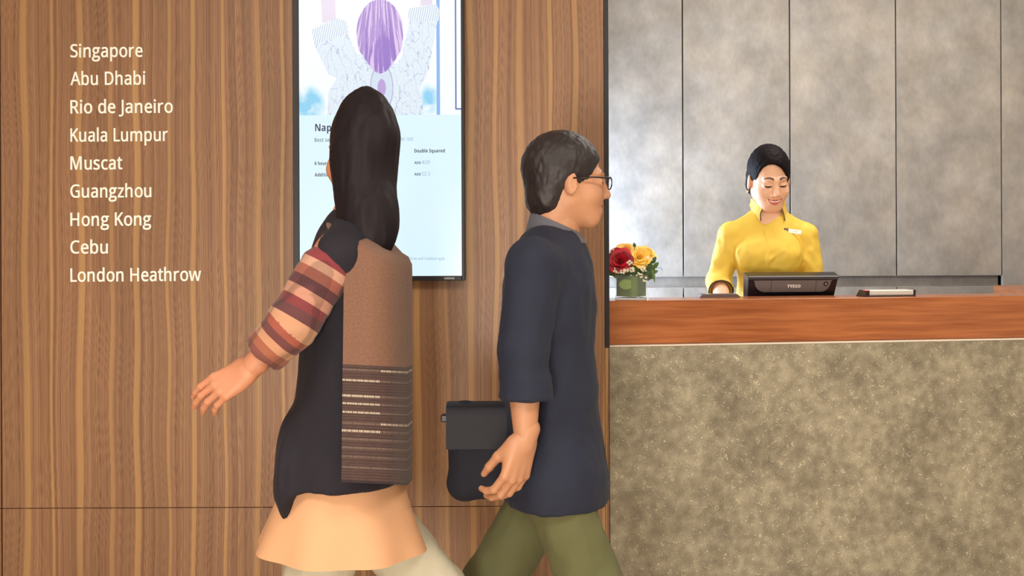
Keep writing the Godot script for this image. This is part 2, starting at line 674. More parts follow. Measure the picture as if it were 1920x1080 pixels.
# what the display shows: a bright photograph of somebody in a white knit seen from behind, over a pale page
func screen_texture() -> ImageTexture:
	var w := 576
	var h := 1056
	var x0 := 560.0; var x1 := 866.0; var y0 := -44.0; var y1 := 517.0
	var soft := noise(51, 0.02, 3)
	var knit := noise(52, 0.25, 2)
	var cable := noise(53, 0.05, 2)
	var arm_l := PackedVector2Array([Vector2(588, 82), Vector2(650, 58), Vector2(672, 108), Vector2(640, 150), Vector2(616, 140)])
	var cuff_l := PackedVector2Array([Vector2(583, 56), Vector2(632, 34), Vector2(650, 40), Vector2(654, 62), Vector2(590, 84)])
	var cuff_r := PackedVector2Array([Vector2(765, 24), Vector2(770, 16), Vector2(820, 9), Vector2(826, 20), Vector2(824, 40), Vector2(768, 42)])
	var arm_r := PackedVector2Array([Vector2(770, 40), Vector2(822, 40), Vector2(812, 92), Vector2(806, 130), Vector2(796, 150), Vector2(758, 120), Vector2(756, 90)])
	var trunk := PackedVector2Array([Vector2(612, 216), Vector2(616, 170), Vector2(632, 145), Vector2(668, 100), Vector2(700, 110), Vector2(745, 120), Vector2(765, 92), Vector2(800, 120), Vector2(800, 145), Vector2(788, 165), Vector2(795, 216)])
	var hand_l := PackedVector2Array([Vector2(600, -44), Vector2(628, -44), Vector2(630, 36), Vector2(604, 44)])
	var hand_r := PackedVector2Array([Vector2(790, -44), Vector2(814, -44), Vector2(812, 10), Vector2(790, 12)])
	var data := PackedByteArray()
	data.resize(w * h * 3)
	for y in h:
		var py := y0 + (y1 - y0) * (y + 0.5) / h
		for x in w:
			var px := x0 + (x1 - x0) * (x + 0.5) / w
			var p := Vector2(px, py)
			var c := Vector3(222, 246, 255)
			if py < 216:
				var s := soft.get_noise_2d(px, py)
				c = Vector3(246, 253, 255)
				var blot := maxf(0.0, 1.0 - Vector2((px - 578) / 34.0, (py - 200) / 44.0).length()) + 0.7 * maxf(0.0, 1.0 - Vector2((px - 806) / 22.0, (py - 190) / 36.0).length())
				c = c.lerp(Vector3(120, 200, 240), clampf(blot * (1.2 + 2.0 * s), 0, 0.8))
				if px > 820 and px < 826: c = Vector3(140, 182, 238)
				if (px > 855 and px < 857.5 and py < 206) or (px > 855 and absf(py - 205) < 1.2): c = Vector3(88, 110, 178)
				if inside(p, hand_l) or inside(p, hand_r): c = Vector3(228, 218, 236)
				var k := knit.get_noise_2d(px * 3.0, py * 1.6)
				var wool := Vector3(226, 238, 248) + Vector3(30, 30, 16) * k
				if inside(p, arm_l) or inside(p, arm_r) or inside(p, trunk):
					var cb := absf(cable.get_noise_2d(px * 1.3, py * 0.45))
					c = wool
					if cb < 0.022: c = Vector3(186, 186, 220) + Vector3(20, 20, 15) * k
					elif cb < 0.06: c = wool - Vector3(16, 14, 8)
				if inside(p, cuff_l) or inside(p, cuff_r):
					c = wool + Vector3(12, 10, 8) if sin(px * 1.5 + py * 0.3) > -0.3 else Vector3(192, 206, 226)
				var cowl := Vector2((px - 716) / 22.0, (py - 165) / 46.0).length()
				if cowl < 1.0 and py > 120 and absf(px - 716) < 24: c = Vector3(186, 162, 216) if cowl < 0.36 else (wool - Vector3(14, 12, 6) if cowl < 0.92 else Vector3(184, 182, 218))
				var hd := Vector2((px - 713) / 44.0, (py - 62) / (63.0 if py < 62 else 76.0))
				if px < 713: hd.x *= 1.0 + maxf(0.0, (py - 95) / 90.0)
				else: hd.x *= 1.0 + maxf(0.0, (py - 95) / 130.0)
				if hd.length() < 1.0 and py < 138:
					var strand := soft.get_noise_2d((px - 713) * 9.0 / (1.0 + absf(py - 10) * 0.006) + 3.0 * sin(py * 0.03), py * 0.35) * 2.6
					c = Vector3(180, 150, 214)
					if strand > 0.45: c = Vector3(222, 196, 236)
					elif strand < -0.45: c = Vector3(158, 126, 204)
					if Vector2((px - 720) / 30.0, (py - 102) / 34.0).length() + 0.3 * strand < 0.9: c = c.lerp(Vector3(150, 116, 202), 0.7)
					if hd.length() > 0.97 and strand > 0.0: c = Vector3(214, 194, 234)
			data[(y * w + x) * 3] = clampi(int(c.x), 0, 255)
			data[(y * w + x) * 3 + 1] = clampi(int(c.y), 0, 255)
			data[(y * w + x) * 3 + 2] = clampi(int(c.z), 0, 255)
	return to_texture(w, h, data)

# skin round one head: u is the angle from straight ahead (0) to the nape (1), v the height; what differs is brows, lashes, lips, teeth
func face_texture(skin: Vector3, lip: Vector3, brow: Vector3, smile: bool, stubble := 0.0) -> ImageTexture:
	var w := 400
	var h := 360
	var n := noise(61, 0.06, 3)
	var data := PackedByteArray()
	data.resize(w * h * 3)
	for j in h:
		var y := 0.13 - 0.26 * (j + 0.5) / h
		for i in w:
			var g := PI * (i + 0.5) / w
			var x := 0.088 * tan(minf(g, 1.45))
			var c := skin * (1.0 + 0.02 * n.get_noise_2d(i, j))
			# brow
			if x > 0.011 and x < 0.052:
				var t := (x - 0.011) / 0.041
				var yc := 0.0235 + 0.006 * sin(t * 2.2) - 0.005 * t * t
				var half := lerpf(0.0046, 0.0018, t)
				c = c.lerp(brow, clampf((half - absf(y - yc)) / 0.0012 + 0.5, 0, 1) * 0.85)
			# lashes of a lowered lid
			if x > 0.015 and x < 0.049:
				var t := (x - 0.032) / 0.017
				var yc := -0.0075 + 0.004 * t * t + 0.001 * t
				var half := 0.0032 * sqrt(maxf(0.0, 1.05 - t * t))
				c = c.lerp(brow * 0.55, clampf((half - absf(y - yc)) / 0.001 + 0.5, 0, 1) * 0.95)
			# mouth
			if x < 0.032:
				var t := x / 0.03
				var rise := 0.0105 * t * t if smile else 0.001 * t * t
				var top := -0.0575 + rise + 0.0015 * sin(minf(t, 0.4) * 7.8) - 0.003 * t
				var line_up := -0.0635 + rise
				var open := (0.0062 * (1.0 - t * t)) if smile else 0.0006
				var line_low := line_up - maxf(open, 0.0)
				var low := line_low - 0.009 * sqrt(maxf(0.0, 1.0 - t * t))
				if t < 1.0:
					if y < top and y > line_up: c = lip
					elif y <= line_up and y > line_low:
						c = Vector3(246, 240, 234) if smile and t < 0.74 and y > line_up - 0.0047 else Vector3(96, 36, 36)
					elif y <= line_low and y > low: c = lip * 1.06
				if absf(t - 0.98) < 0.06 and absf(y - line_up) < 0.0018: c = lip * 0.6
			if stubble > 0.0 and y < -0.05 and g < 1.5 and y < -0.035 - 0.03 * (1.0 - g / 1.5):
				c = c.lerp(brow, stubble * (0.7 + 0.5 * n.get_noise_2d(i * 9, j * 9)))
			data[(j * w + i) * 3] = clampi(int(c.x), 0, 255)
			data[(j * w + i) * 3 + 1] = clampi(int(c.y), 0, 255)
			data[(j * w + i) * 3 + 2] = clampi(int(c.z), 0, 255)
	return to_texture(w, h, data)

func skin_material(tex: ImageTexture) -> StandardMaterial3D:
	var m := mat(Color.WHITE, 0.5)
	m.albedo_texture = tex
	m.texture_repeat = false
	m.subsurf_scatter_enabled = true
	m.subsurf_scatter_strength = 0.05
	return m

# hand-woven stripes of the shawl's end; v runs down the cloth
func shawl_texture() -> ImageTexture:
	var w := 256
	var h := 1024
	var n := noise(71, 0.08, 2)
	var rows := [0.565, 0.605, 0.665, 0.695, 0.728, 0.77, 0.80, 0.832, 0.865, 0.90, 0.94]
	var data := PackedByteArray()
	data.resize(w * h * 3)
	for y in h:
		var v := float(y) / h
		for x in w:
			var t := n.get_noise_2d(x, y)
			var c := Vector3(116, 82, 64) + Vector3(9, 7, 6) * t
			if v > 0.545:
				c = Vector3(72, 50, 46) + Vector3(10, 8, 7) * n.get_noise_2d(x * 0.4, y * 3.0)
				if fmod(v * 90.0, 1.0) < 0.3: c *= 0.72
				for k in rows.size():
					if absf(v - rows[k]) < 0.0042:
						var on: bool = sin(x * 1.1 + k) > -0.35
						var strong := 0.95 if (k in [1, 2, 3, 4, 6] and x < 130) or (k in [0, 5] and x > 130) else 0.3
						if on: c = c.lerp(Vector3(206, 192, 172), strong)
			if v > 0.99: c = Vector3(40, 26, 32)
			data[(y * w + x) * 3] = clampi(int(c.x), 0, 255)
			data[(y * w + x) * 3 + 1] = clampi(int(c.y), 0, 255)
			data[(y * w + x) * 3 + 2] = clampi(int(c.z), 0, 255)
	return to_texture(w, h, data)

# checked shirt of the sleeve: stripes across the arm
func plaid_texture() -> ImageTexture:
	var w := 64
	var h := 512
	var bands := [[0.06, Vector3(150, 92, 74)], [0.12, Vector3(60, 26, 38)], [0.2, Vector3(120, 30, 44)], [0.26, Vector3(210, 168, 140)], [0.33, Vector3(150, 84, 66)], [0.40, Vector3(64, 26, 36)], [0.47, Vector3(196, 148, 120)], [0.53, Vector3(110, 34, 42)], [0.60, Vector3(72, 36, 44)], [0.66, Vector3(205, 160, 120)], [0.72, Vector3(150, 70, 50)], [0.79, Vector3(84, 40, 44)], [0.86, Vector3(200, 152, 112)], [0.93, Vector3(150, 86, 56)], [1.01, Vector3(110, 60, 52)]]
	var data := PackedByteArray()
	data.resize(w * h * 3)
	for y in h:
		var v := float(y) / h
		var c := Vector3.ZERO
		for b in bands:
			if v < b[0]:
				c = b[1]
				break
		for x in w:
			var d := (c * 0.7 + Vector3(40, 24, 22)) * (0.82 if x % 16 < 5 else 1.0)
			data[(y * w + x) * 3] = clampi(int(d.x), 0, 255)
			data[(y * w + x) * 3 + 1] = clampi(int(d.y), 0, 255)
			data[(y * w + x) * 3 + 2] = clampi(int(d.z), 0, 255)
	return to_texture(w, h, data)

func make_materials() -> void:
	var m := mat(Color.WHITE, 0.42)
	m.albedo_texture = veneer_texture()
	m.uv1_scale = Vector3(1 / 2.4, 1 / 2.4, 1)
	m.uv1_offset = Vector3(0.7145, 0, 0)
	M.veneer = m
	m = mat(Color.WHITE, 0.2)
	m.albedo_texture = timber_texture()
	m.uv1_scale = Vector3(0.5, 2.0, 1)
	M.timber = m
	M.concrete_tex = concrete_texture()
	m = mat(Color.WHITE, 0.38)
	m.albedo_texture = stone_texture()
	m.uv1_scale = Vector3(1 / 1.7, 1 / 1.08, 1)
	M.stone = m
	M.black = mat(c8(20, 18, 26), 0.4)
	M.gap = mat(c8(14, 11, 12), 0.9)
	M.white_wall = mat(c8(226, 222, 214), 0.85)
	M.floor = mat(c8(206, 190, 166), 0.35)
	M.letter = mat(c8(255, 252, 242), 0.5)
	M.steel = mat(c8(196, 190, 180), 0.3, 0.9)
	M.inner = mat(c8(120, 72, 48), 0.5)

# each laminate board is cut from its own stretch of the sheet
func concrete(x0: float, top: float, k: int) -> StandardMaterial3D:
	var m := mat(Color.WHITE, 0.6)
	m.albedo_texture = M.concrete_tex
	m.uv1_scale = Vector3(1 / 1.6, 1 / 2.4, 1)
	m.uv1_offset = Vector3(fmod(0.23 * k, 0.66) - x0 / 1.6, top / 2.4 + 0.03 * (k % 4), 0)
	return m
# ------------------------------------------------------------------ lights
func ceiling_light(at: Vector3, size: Vector2, energy: float, color: Color, label: String, glow := 1.5) -> void:
	var t := thing("ceiling_light", label, "light", at)
	var st := SurfaceTool.new()
	st.begin(Mesh.PRIMITIVE_TRIANGLES)
	st.set_smooth_group(-1)
	var e := size / 2.0
	for s in [-1.0, 1.0]:
		add_box(st, Vector3(-e.x - 0.03, -0.03, s * (e.y + 0.015) - 0.015), Vector3(e.x + 0.03, 0.0, s * (e.y + 0.015) + 0.015))
		add_box(st, Vector3(s * (e.x + 0.015) - 0.015, -0.03, -e.y), Vector3(s * (e.x + 0.015) + 0.015, 0.0, e.y))
	st.generate_normals()
	part("frame", st.commit(), M.white_wall, t)
	var g := mat(c8(240, 240, 235), 0.6)
	g.emission_enabled = true
	g.emission = color
	g.emission_energy_multiplier = glow
	part("diffuser", box(Vector3(-e.x, -0.012, -e.y), Vector3(e.x, -0.002, e.y), 0.001), g, t)
	var l := AreaLight3D.new()
	l.name = "lamp"
	l.area_size = size
	l.area_normalize_energy = true
	l.light_energy = energy
	l.light_color = color
	l.area_range = 14.0
	l.area_attenuation = 2.0
	l.shadow_enabled = true
	t.add_child(l)
	l.rotation_degrees = Vector3(-90, 0, 0)
	l.position = Vector3(0, -0.04, 0)

# added light box to brighten the counter and lower walls, out of the picture
func added_light_box(at: Vector3, energy: float, color: Color) -> void:
	var t := thing("added_light_box", "added unseen light box brightening the counter from across the walkway", "light", at, PI)
	part("cabinet", box(Vector3(-0.5, 0.0, -0.12), Vector3(0.5, 1.25, -0.002), 0.01), M.black, t)
	var g := mat(c8(245, 240, 232), 0.6)
	g.emission_enabled = true
	g.emission = color
	g.emission_energy_multiplier = 1.5
	part("diffuser", box(Vector3(-0.45, 0.3, -0.0015), Vector3(0.45, 1.2, 0.008), 0.002), g, t)
	var l := AreaLight3D.new()
	l.name = "lamp"
	l.area_size = Vector2(0.9, 0.9)
	l.area_normalize_energy = true
	l.light_energy = energy
	l.light_color = color
	l.area_range = 14.0
	l.area_attenuation = 2.0
	l.shadow_enabled = true
	t.add_child(l)
	l.rotation_degrees = Vector3(0, 180, 0)
	l.position = Vector3(0, 0.75, 0.02)

func wall_lamp(at: Vector3, turn: float, size: Vector2, energy: float, color: Color, label: String) -> void:
	var t := thing("wall_light", label, "light", at, turn)
	var e := size / 2.0
	part("frame", box(Vector3(-e.x - 0.03, -e.y - 0.03, -0.05), Vector3(e.x + 0.03, e.y + 0.03, -0.012)), M.white_wall, t)
	var g := mat(c8(240, 244, 248), 0.6)
	g.emission_enabled = true
	g.emission = color
	g.emission_energy_multiplier = 1.5
	part("diffuser", box(Vector3(-e.x, -e.y, -0.012), Vector3(e.x, e.y, 0.0), 0.001), g, t)
	var l := AreaLight3D.new()
	l.name = "lamp"
	l.area_size = size
	l.area_normalize_energy = true
	l.light_energy = energy
	l.light_color = color
	l.area_range = 14.0
	l.area_attenuation = 2.0
	l.shadow_enabled = true
	t.add_child(l)
	l.rotation_degrees = Vector3(0, 180, 0)
	l.position = Vector3(0, 0, 0.01)

# ------------------------------------------------------------------ room
func room() -> void:
	var top := 3.0
	var s := setting("floor")
	part("floor_slab", box(Vector3(-4.2, -0.1, -5.3), Vector3(4.4, 0.0, 3.2)), M.floor, s)
	s = setting("floor_raised")
	part("floor_slab", box(Vector3(0.2, 0.0, -5.0), Vector3(4.2, 0.13, -4.02)), M.floor, s)
	s = setting("ceiling")
	part("ceiling_slab", box(Vector3(-4.2, top, -5.3), Vector3(4.4, top + 0.1, 3.2)), M.white_wall, s)
	s = setting("wall_front")
	part("plaster", box(Vector3(-4.2, 0, 3.1), Vector3(4.4, top, 3.2)), M.white_wall, s)
	s = setting("wall_side_left")
	part("plaster", box(Vector3(-4.2, 0, -5.2), Vector3(-4.1, top, 3.1)), M.white_wall, s)
	s = setting("wall_right")
	part("plaster", box(Vector3(4.3, 0, -5.2), Vector3(4.4, top, 3.1)), M.white_wall, s)
	s = setting("wall_partition")
	part("plaster", box(Vector3(-0.02, 0, -5.0), Vector3(0.08, top, -3.75)), M.white_wall, s)

	# veneer wall: core, panels with real joints
	s = setting("wall_left")
	var z := -WALL
	var right := (1133.0 - 960.0) / F * WALL
	var gap_x := (1.0 - 960.0) / F * WALL
	var seam := CAM.y - (949.3 - HORIZON) / F * WALL
	part("core", box(Vector3(-4.1, 0, z - 0.17), Vector3(right - 0.004, top, z - 0.019)), M.gap, s)
	var xs := [[-4.1, gap_x - 0.0025], [gap_x + 0.0025, right]]
	for x in xs:
		for y in [[0.0, seam - 0.0011], [seam + 0.0011, top]]:
			part("panel", box(Vector3(x[0], y[0], z - 0.018), Vector3(x[1], y[1], z), 0.0008), M.veneer, s)
	# the strip of veneer below the black trim
	part("panel", box(Vector3(right + 0.001, 0, z - 0.018), Vector3(right + 0.013, 1.018, z - 0.001), 0.0008), M.veneer, s)
	s = setting("trim_1")
	part("edge_strip", box(Vector3(right + 0.0005, 1.02, z - 0.17), Vector3(right + 0.0165, top, z + 0.0015), 0.001), M.black, s)

	# wall of laminate panels behind the counter
	s = setting("wall_back")
	var zb := -5.0
	part("core", box(Vector3(-4.1, 0, zb - 0.2), Vector3(4.3, top, zb - 0.06)), M.gap, s)
	var bottom := 1.204
	var low_top := 1.153
	var edges := [0.081, 0.305, 0.8035, 1.3055, 1.803, 2.2965]
	for k in edges.size() - 1:
		part("panel", box(Vector3(edges[k] + 0.003, bottom, zb - 0.02), Vector3(edges[k + 1] - 0.003, top, zb), 0.0012), concrete(edges[k], top, k * 2), s)
		if k % 2 == 0:
			var e: float = edges[mini(k + 2, edges.size() - 1)]
			part("lower_panel", box(Vector3(edges[k] + 0.003, 0.0, zb - 0.02), Vector3(e - 0.003, low_top, zb), 0.0012), concrete(edges[k], low_top, k + 5), s)
	part("recess_strip", box(Vector3(edges[0], low_top - 0.03, zb - 0.058), Vector3(2.291, bottom + 0.03, zb - 0.03), 0.001), concrete(edges[0], bottom + 0.03, 3), s)
	part("end_panel", box(Vector3(2.2995, 0, zb - 0.02), Vector3(4.3, top, zb), 0.0012), concrete(2.2995, top, 9), s)

func counter() -> void:
	var t := thing("reception_counter", "long reception counter with grey fossil stone front and reddish wood upper band", "counter", Vector3(0.3262, 0, -3.6), deg_to_rad(7.4))
	part("stone_front", box(Vector3(0, 0, -0.05), Vector3(2.2, 1.017, 0), 0.0015), M.stone, t)
	part("metal_strip", box(Vector3(0, 1.0172, -0.042), Vector3(2.2, 1.0205, 0.001), 0.0008), mat(c8(232, 222, 204), 0.35), t)
	part("wood_band", box(Vector3(0, 1.021, -0.075), Vector3(2.2, 1.171, -0.04), 0.0015), M.timber, t)
	part("ledge", box(Vector3(0, 1.145, -0.215), Vector3(2.2, 1.171, -0.0752), 0.0008), M.timber, t)
	part("ledge_back", box(Vector3(0, 0.96, -0.215), Vector3(2.2, 1.1448, -0.195), 0.001), M.inner, t)
	var w := thing("worktop", "brown lower worktop on the receptionist's side of the counter", "worktop", t.position, deg_to_rad(7.4))
	part("board", box(Vector3(0, 0.925, -0.37), Vector3(1.70, 0.955, -0.217), 0.002), M.inner, w)
	part("support", box(Vector3(0, 0.0, -0.29), Vector3(1.70, 0.924, -0.26), 0.002), M.inner, w)
	# the return at the far end
	var r := thing("counter_return", "reddish wood return of the counter running back to the panelled wall", "counter", Vector3(2.1, 0, -4.4))
	var poly := PackedVector2Array([Vector2(2.152, -4.77), Vector2(2.03, -4.17), Vector2(2.37, -4.23), Vector2(2.49, -4.83)])
	for k in 4: poly[k] -= Vector2(2.1, -4.4)
	part("ledge", prism(poly, 1.1, 1.169), M.timber, r)
	part("side_panel", prism(poly, 0.0, 1.0995), M.inner, r)

func lettering() -> void:
	var u := WALL / F
	var lines := [["Singapore", 268, 108], ["Abu Dhabi", 273, 160], ["Rio de Janeiro", 324.5, 213], ["Kuala Lumpur", 315.5, 266], ["Muscat", 230, 318.5], ["Guangzhou", 284.5, 371], ["Hong Kong", 284, 424], ["Cebu", 203, 476], ["London Heathrow", 377.5, 528.5]]
	for l in lines:
		var m: Array = text_mesh(l[0], 24.2 * u, (l[1] - 133.4) * u, 0.003, false, 0.42 * u)
		var o := obj("wall_lettering", m[0], M.letter)
		o.position = P(132.7, l[2] - 0.5, WALL - 0.0018)
		o.position.z = -WALL + 0.0018
		o.rotation_degrees.z = 0.15
		tag(o, "white raised letters on the wood wall reading %s" % l[0], "lettering", "city names on the wood wall")

func display() -> void:
	var t := thing("wall_display", "portrait flat display with black frame showing a bright nap price page", "display", P(709.5, 526, WALL - 0.03))
	var d := WALL - 0.045
	var org := t.position
	var a: Vector3 = P(548, -58, d) - org
	var b: Vector3 = P(872, 526, d) - org
	var a2: Vector3 = P(560, -44, d) - org
	var b2: Vector3 = P(866, 517, d) - org
	var zf := a.z
	var zb := -WALL - org.z + 0.004
	var st := SurfaceTool.new()
	st.begin(Mesh.PRIMITIVE_TRIANGLES)
	st.set_smooth_group(-1)
	add_box(st, Vector3(a.x, b.y, zb), Vector3(a2.x, a.y, zf + 0.004), 0.0015)
	add_box(st, Vector3(b2.x, b.y, zb), Vector3(b.x, a.y, zf + 0.004), 0.0015)
	add_box(st, Vector3(a2.x, b.y, zb), Vector3(b2.x, b2.y, zf + 0.004), 0.0015)
	add_box(st, Vector3(a2.x, a2.y, zb), Vector3(b2.x, a.y, zf + 0.004), 0.0015)
	st.generate_normals()
	part("frame", st.commit(), M.black, t)
	part("mount", box(Vector3(a2.x + 0.1, b2.y + 0.1, zb - 0.0035), Vector3(b2.x - 0.1, a2.y - 0.1, zb + 0.002)), M.gap, t)
	var m := mat(c8(12, 12, 14), 0.25)
	m.emission_enabled = true
	m.emission = Color.WHITE
	m.emission_operator = BaseMaterial3D.EMISSION_OP_MULTIPLY
	m.emission_texture = screen_texture()
	m.emission_energy_multiplier = SCREEN
	m.texture_repeat = false
	var grid := [[Vector3(a2.x, a2.y, zf), Vector3(b2.x, a2.y, zf)], [Vector3(a2.x, b2.y, zf), Vector3(b2.x, b2.y, zf)]]
	var screen := part("screen", sheet(grid, 0.012), m, t)
	var ink := mat(c8(36, 44, 92), 0.5)
	var ink2 := mat(c8(110, 140, 170), 0.5)
	ink2.emission_enabled = true
	ink2.emission = c8(120, 150, 178)
	ink2.emission_energy_multiplier = SCREEN * 0.8
	var lines := [["Nap", 591, 246, 13.5, 621, true, 0], ["Best ser", 590, 266, 7.2, 622, false, 0], ["quick power rest", 718, 264, 7.2, 775, false, 1], ["Double", 710, 286, 6.4, 741, true, 0], ["Double Squared", 777, 286, 6.4, 834, true, 0], ["6 hours", 590, 309.5, 6.4, 616, true, 0], ["Additional h", 590, 331, 6.4, 635, true, 0], ["262.5", 727, 308, 6.8, 749, false, 1], ["AED", 777, 307.5, 4.6, 789, true, 0], ["420", 791, 307.5, 6.8, 806, false, 1], ["32.5", 727, 329, 6.8, 745, false, 1], ["AED", 777, 329, 4.6, 789, true, 0], ["52.5", 791, 329, 6.8, 807, false, 1], ["Terms and Conditions apply", 768, 487.5, 5.2, 834, false, 1]]
	var u := d / F
	for l in lines:
		var tm: Array = text_mesh(l[0], l[3] * u, (l[4] - l[1]) * u, 0.0006, l[5])
		var o := part("page_text", tm[0], ink if l[6] == 0 else ink2, screen, P(l[1], l[2], d) - org)
		o.position.z = zf + 0.0003
	var brand: Array = text_mesh("SAMSUNG", 3.4 * u, 19 * u, 0.0006, true)
	var o2 := part("maker_mark", brand[0], mat(c8(205, 205, 210), 0.4), t, P(833, 523.5, d) - org)
	o2.position.z = zf + 0.0043
	var l := AreaLight3D.new()
	l.name = "screen_light"
	l.area_size = Vector2(b2.x - a2.x, a2.y - b2.y)
	l.area_normalize_energy = true
	l.light_energy = SCREEN_LIGHT
	l.light_color = c8(228, 246, 255)
	l.area_range = 8.0
	l.shadow_enabled = true
	t.add_child(l)
	l.rotation_degrees = Vector3(0, 180, 0)
	l.position = Vector3((a2.x + b2.x) / 2, (a2.y + b2.y) / 2, zf + 0.006)

const SCREEN := 1.0
const SCREEN_LIGHT := 0.0
# ------------------------------------------------------------------ people
# a head in its own axes: +z looks ahead, eyes at y = 0
func head_field(cell: float, woman := true) -> Field:
	var f := Field.new(Vector3(-0.1, -0.17, -0.14), Vector3(0.1, 0.14, 0.13), cell)
	f.ell(Vector3(0, 0.028, -0.022), Vector3(0.073, 0.088, 0.095), 0.01)
	f.ell(Vector3(0, -0.03, 0.02), Vector3(0.059, 0.083, 0.068), 0.03)
	f.cap(Vector3(-0.012, -0.09, 0.056), Vector3(0.012, -0.09, 0.056), 0.018, 0.018, 0.04)
	for s in [-1.0, 1.0]:
		f.ell(Vector3(s * 0.037, -0.036, 0.05), Vector3(0.026, 0.024, 0.026), 0.025)           # cheek
		f.cap(Vector3(s * 0.047, -0.052, 0.0), Vector3(s * 0.016, -0.098, 0.052), 0.016, 0.013, 0.03)  # jaw
		f.ell(Vector3(s * 0.032, 0.002, 0.107), Vector3(0.02, 0.014, 0.022), 0.018, true)      # socket
		f.ell(Vector3(s * 0.032, -0.004, 0.067), Vector3(0.0155, 0.0115, 0.0165), 0.006)       # lowered lid
		f.cap(Vector3(s * 0.012, 0.021, 0.083), Vector3(s * 0.042, 0.023, 0.072), 0.006, 0.005, 0.016)  # brow ridge
		f.ell(Vector3(s * 0.0765, -0.01, -0.008), Vector3(0.0065, 0.029, 0.017), 0.008, false, Basis(Vector3.UP, s * 0.35))   # ear
		f.ell(Vector3(s * 0.084, -0.006, -0.003), Vector3(0.0045, 0.017, 0.009), 0.004, true)
	f.cap(Vector3(0, 0.006, 0.084), Vector3(0, -0.033, 0.1), 0.0075, 0.0105, 0.014)            # nose
	for s in [-1.0, 1.0]:
		f.ell(Vector3(s * 0.0125, -0.038, 0.089), Vector3(0.0075, 0.0065, 0.009), 0.006)
	f.cap(Vector3(-0.018, -0.06, 0.079), Vector3(0.018, -0.06, 0.079), 0.0058, 0.0058, 0.010)  # lips
	f.cap(Vector3(-0.013, -0.074, 0.077), Vector3(0.013, -0.074, 0.077), 0.0068, 0.0068, 0.010)
	f.cap(Vector3(-0.024, -0.058, 0.094), Vector3(0.0, -0.0665, 0.0945), 0.0028, 0.0035, 0.006, true)
	f.cap(Vector3(0.024, -0.058, 0.094), Vector3(0.0, -0.0665, 0.0945), 0.0028, 0.0035, 0.006, true)
	var nr := 0.046 if woman else 0.056
	f.cap(Vector3(0, -0.05, -0.03), Vector3(0, -0.2, -0.055), nr, nr, 0.03)                    # neck
	return f

# a hand from a wrist: basis y towards the fingers, x to the thumb side, z the back of the hand
func add_hand(out: Dictionary, t: Transform3D, curl: Array, size := 1.0, thumb_out := 0.5) -> void:
	var f := Field.new(Vector3(-0.09, -0.07, -0.13), Vector3(0.1, 0.22, 0.06), 0.003 * size)
	var kn := [Vector3(0.030, 0.088, 0.004), Vector3(0.010, 0.093, 0.006), Vector3(-0.011, 0.089, 0.004), Vector3(-0.030, 0.080, 0.0)]
	var ln := [[0.042, 0.025, 0.020], [0.046, 0.029, 0.021], [0.042, 0.027, 0.020], [0.034, 0.020, 0.018]]
	f.ell(Vector3(0, 0.045, -0.006), Vector3(0.037, 0.05, 0.015), 0.015)
	f.cap(Vector3(0, -0.022, 0), Vector3(0, 0.012, 0), 0.0265, 0.0245, 0.02)
	for k in 4:
		f.cap(Vector3(kn[k].x * 0.55, 0.01, 0), kn[k], 0.013, 0.0105, 0.012)
		var p: Vector3 = kn[k]
		var g := 0.0
		var r := [0.0098, 0.0088, 0.0080, 0.0068] if k < 3 else [0.0086, 0.0077, 0.0070, 0.006]
		var spread: float = kn[k].x * 1.2
		for j in 3:
			g += curl[k] * [0.8, 1.0, 0.65][j]
			var d := Vector3(spread * cos(g), cos(g), -sin(g)).normalized()
			var q: Vector3 = p + d * ln[k][j]
			f.cap(p, q, r[j], r[j + 1], 0.004)
			p = q
	var tb := Vector3(0.024, 0.018, -0.008)
	var t1 := tb + Vector3(0.55 * thumb_out + 0.1, 0.75, -0.45).normalized() * 0.045
	var t2 := t1 + Vector3(0.2 * thumb_out, 0.85, -0.5).normalized() * 0.034
	var t3 := t2 + Vector3(-0.15, 0.8, -0.6).normalized() * 0.026
	f.cap(tb, t1, 0.015, 0.0115, 0.014)
	f.cap(t1, t2, 0.0112, 0.0098, 0.005)
	f.cap(t2, t3, 0.0098, 0.0075, 0.004)
	var s := t
	s.basis = s.basis.scaled(Vector3.ONE * size) if size != 1.0 else s.basis
	f.mesh(out, s, 2)

func looking(fwd: Vector3, roll := 0.0) -> Basis:
	var z := fwd.normalized()
	var x := Vector3.UP.cross(z).normalized()
	var y := z.cross(x)
	return Basis(x, y, z) * Basis(Vector3(0, 0, 1), roll)

func person(label: String, at: Vector3) -> Node3D:
	return thing("person", label, "person", at)

func worn(p: Node3D, called: String, mesh: Mesh, m: Material) -> MeshInstance3D:
	return part(called, mesh, m, p, -p.position)

func foot(f: Field, heel: Vector3, fwd: Vector3, r := 0.04) -> void:
	f.cap(heel + Vector3(0, 0.045, 0), heel + fwd * 0.17 + Vector3(0, 0.03, 0), r, 0.032, 0.02)
	f.cap(heel + Vector3(0, 0.09, 0), heel + Vector3(0, 0.04, 0), r * 0.95, r, 0.02)

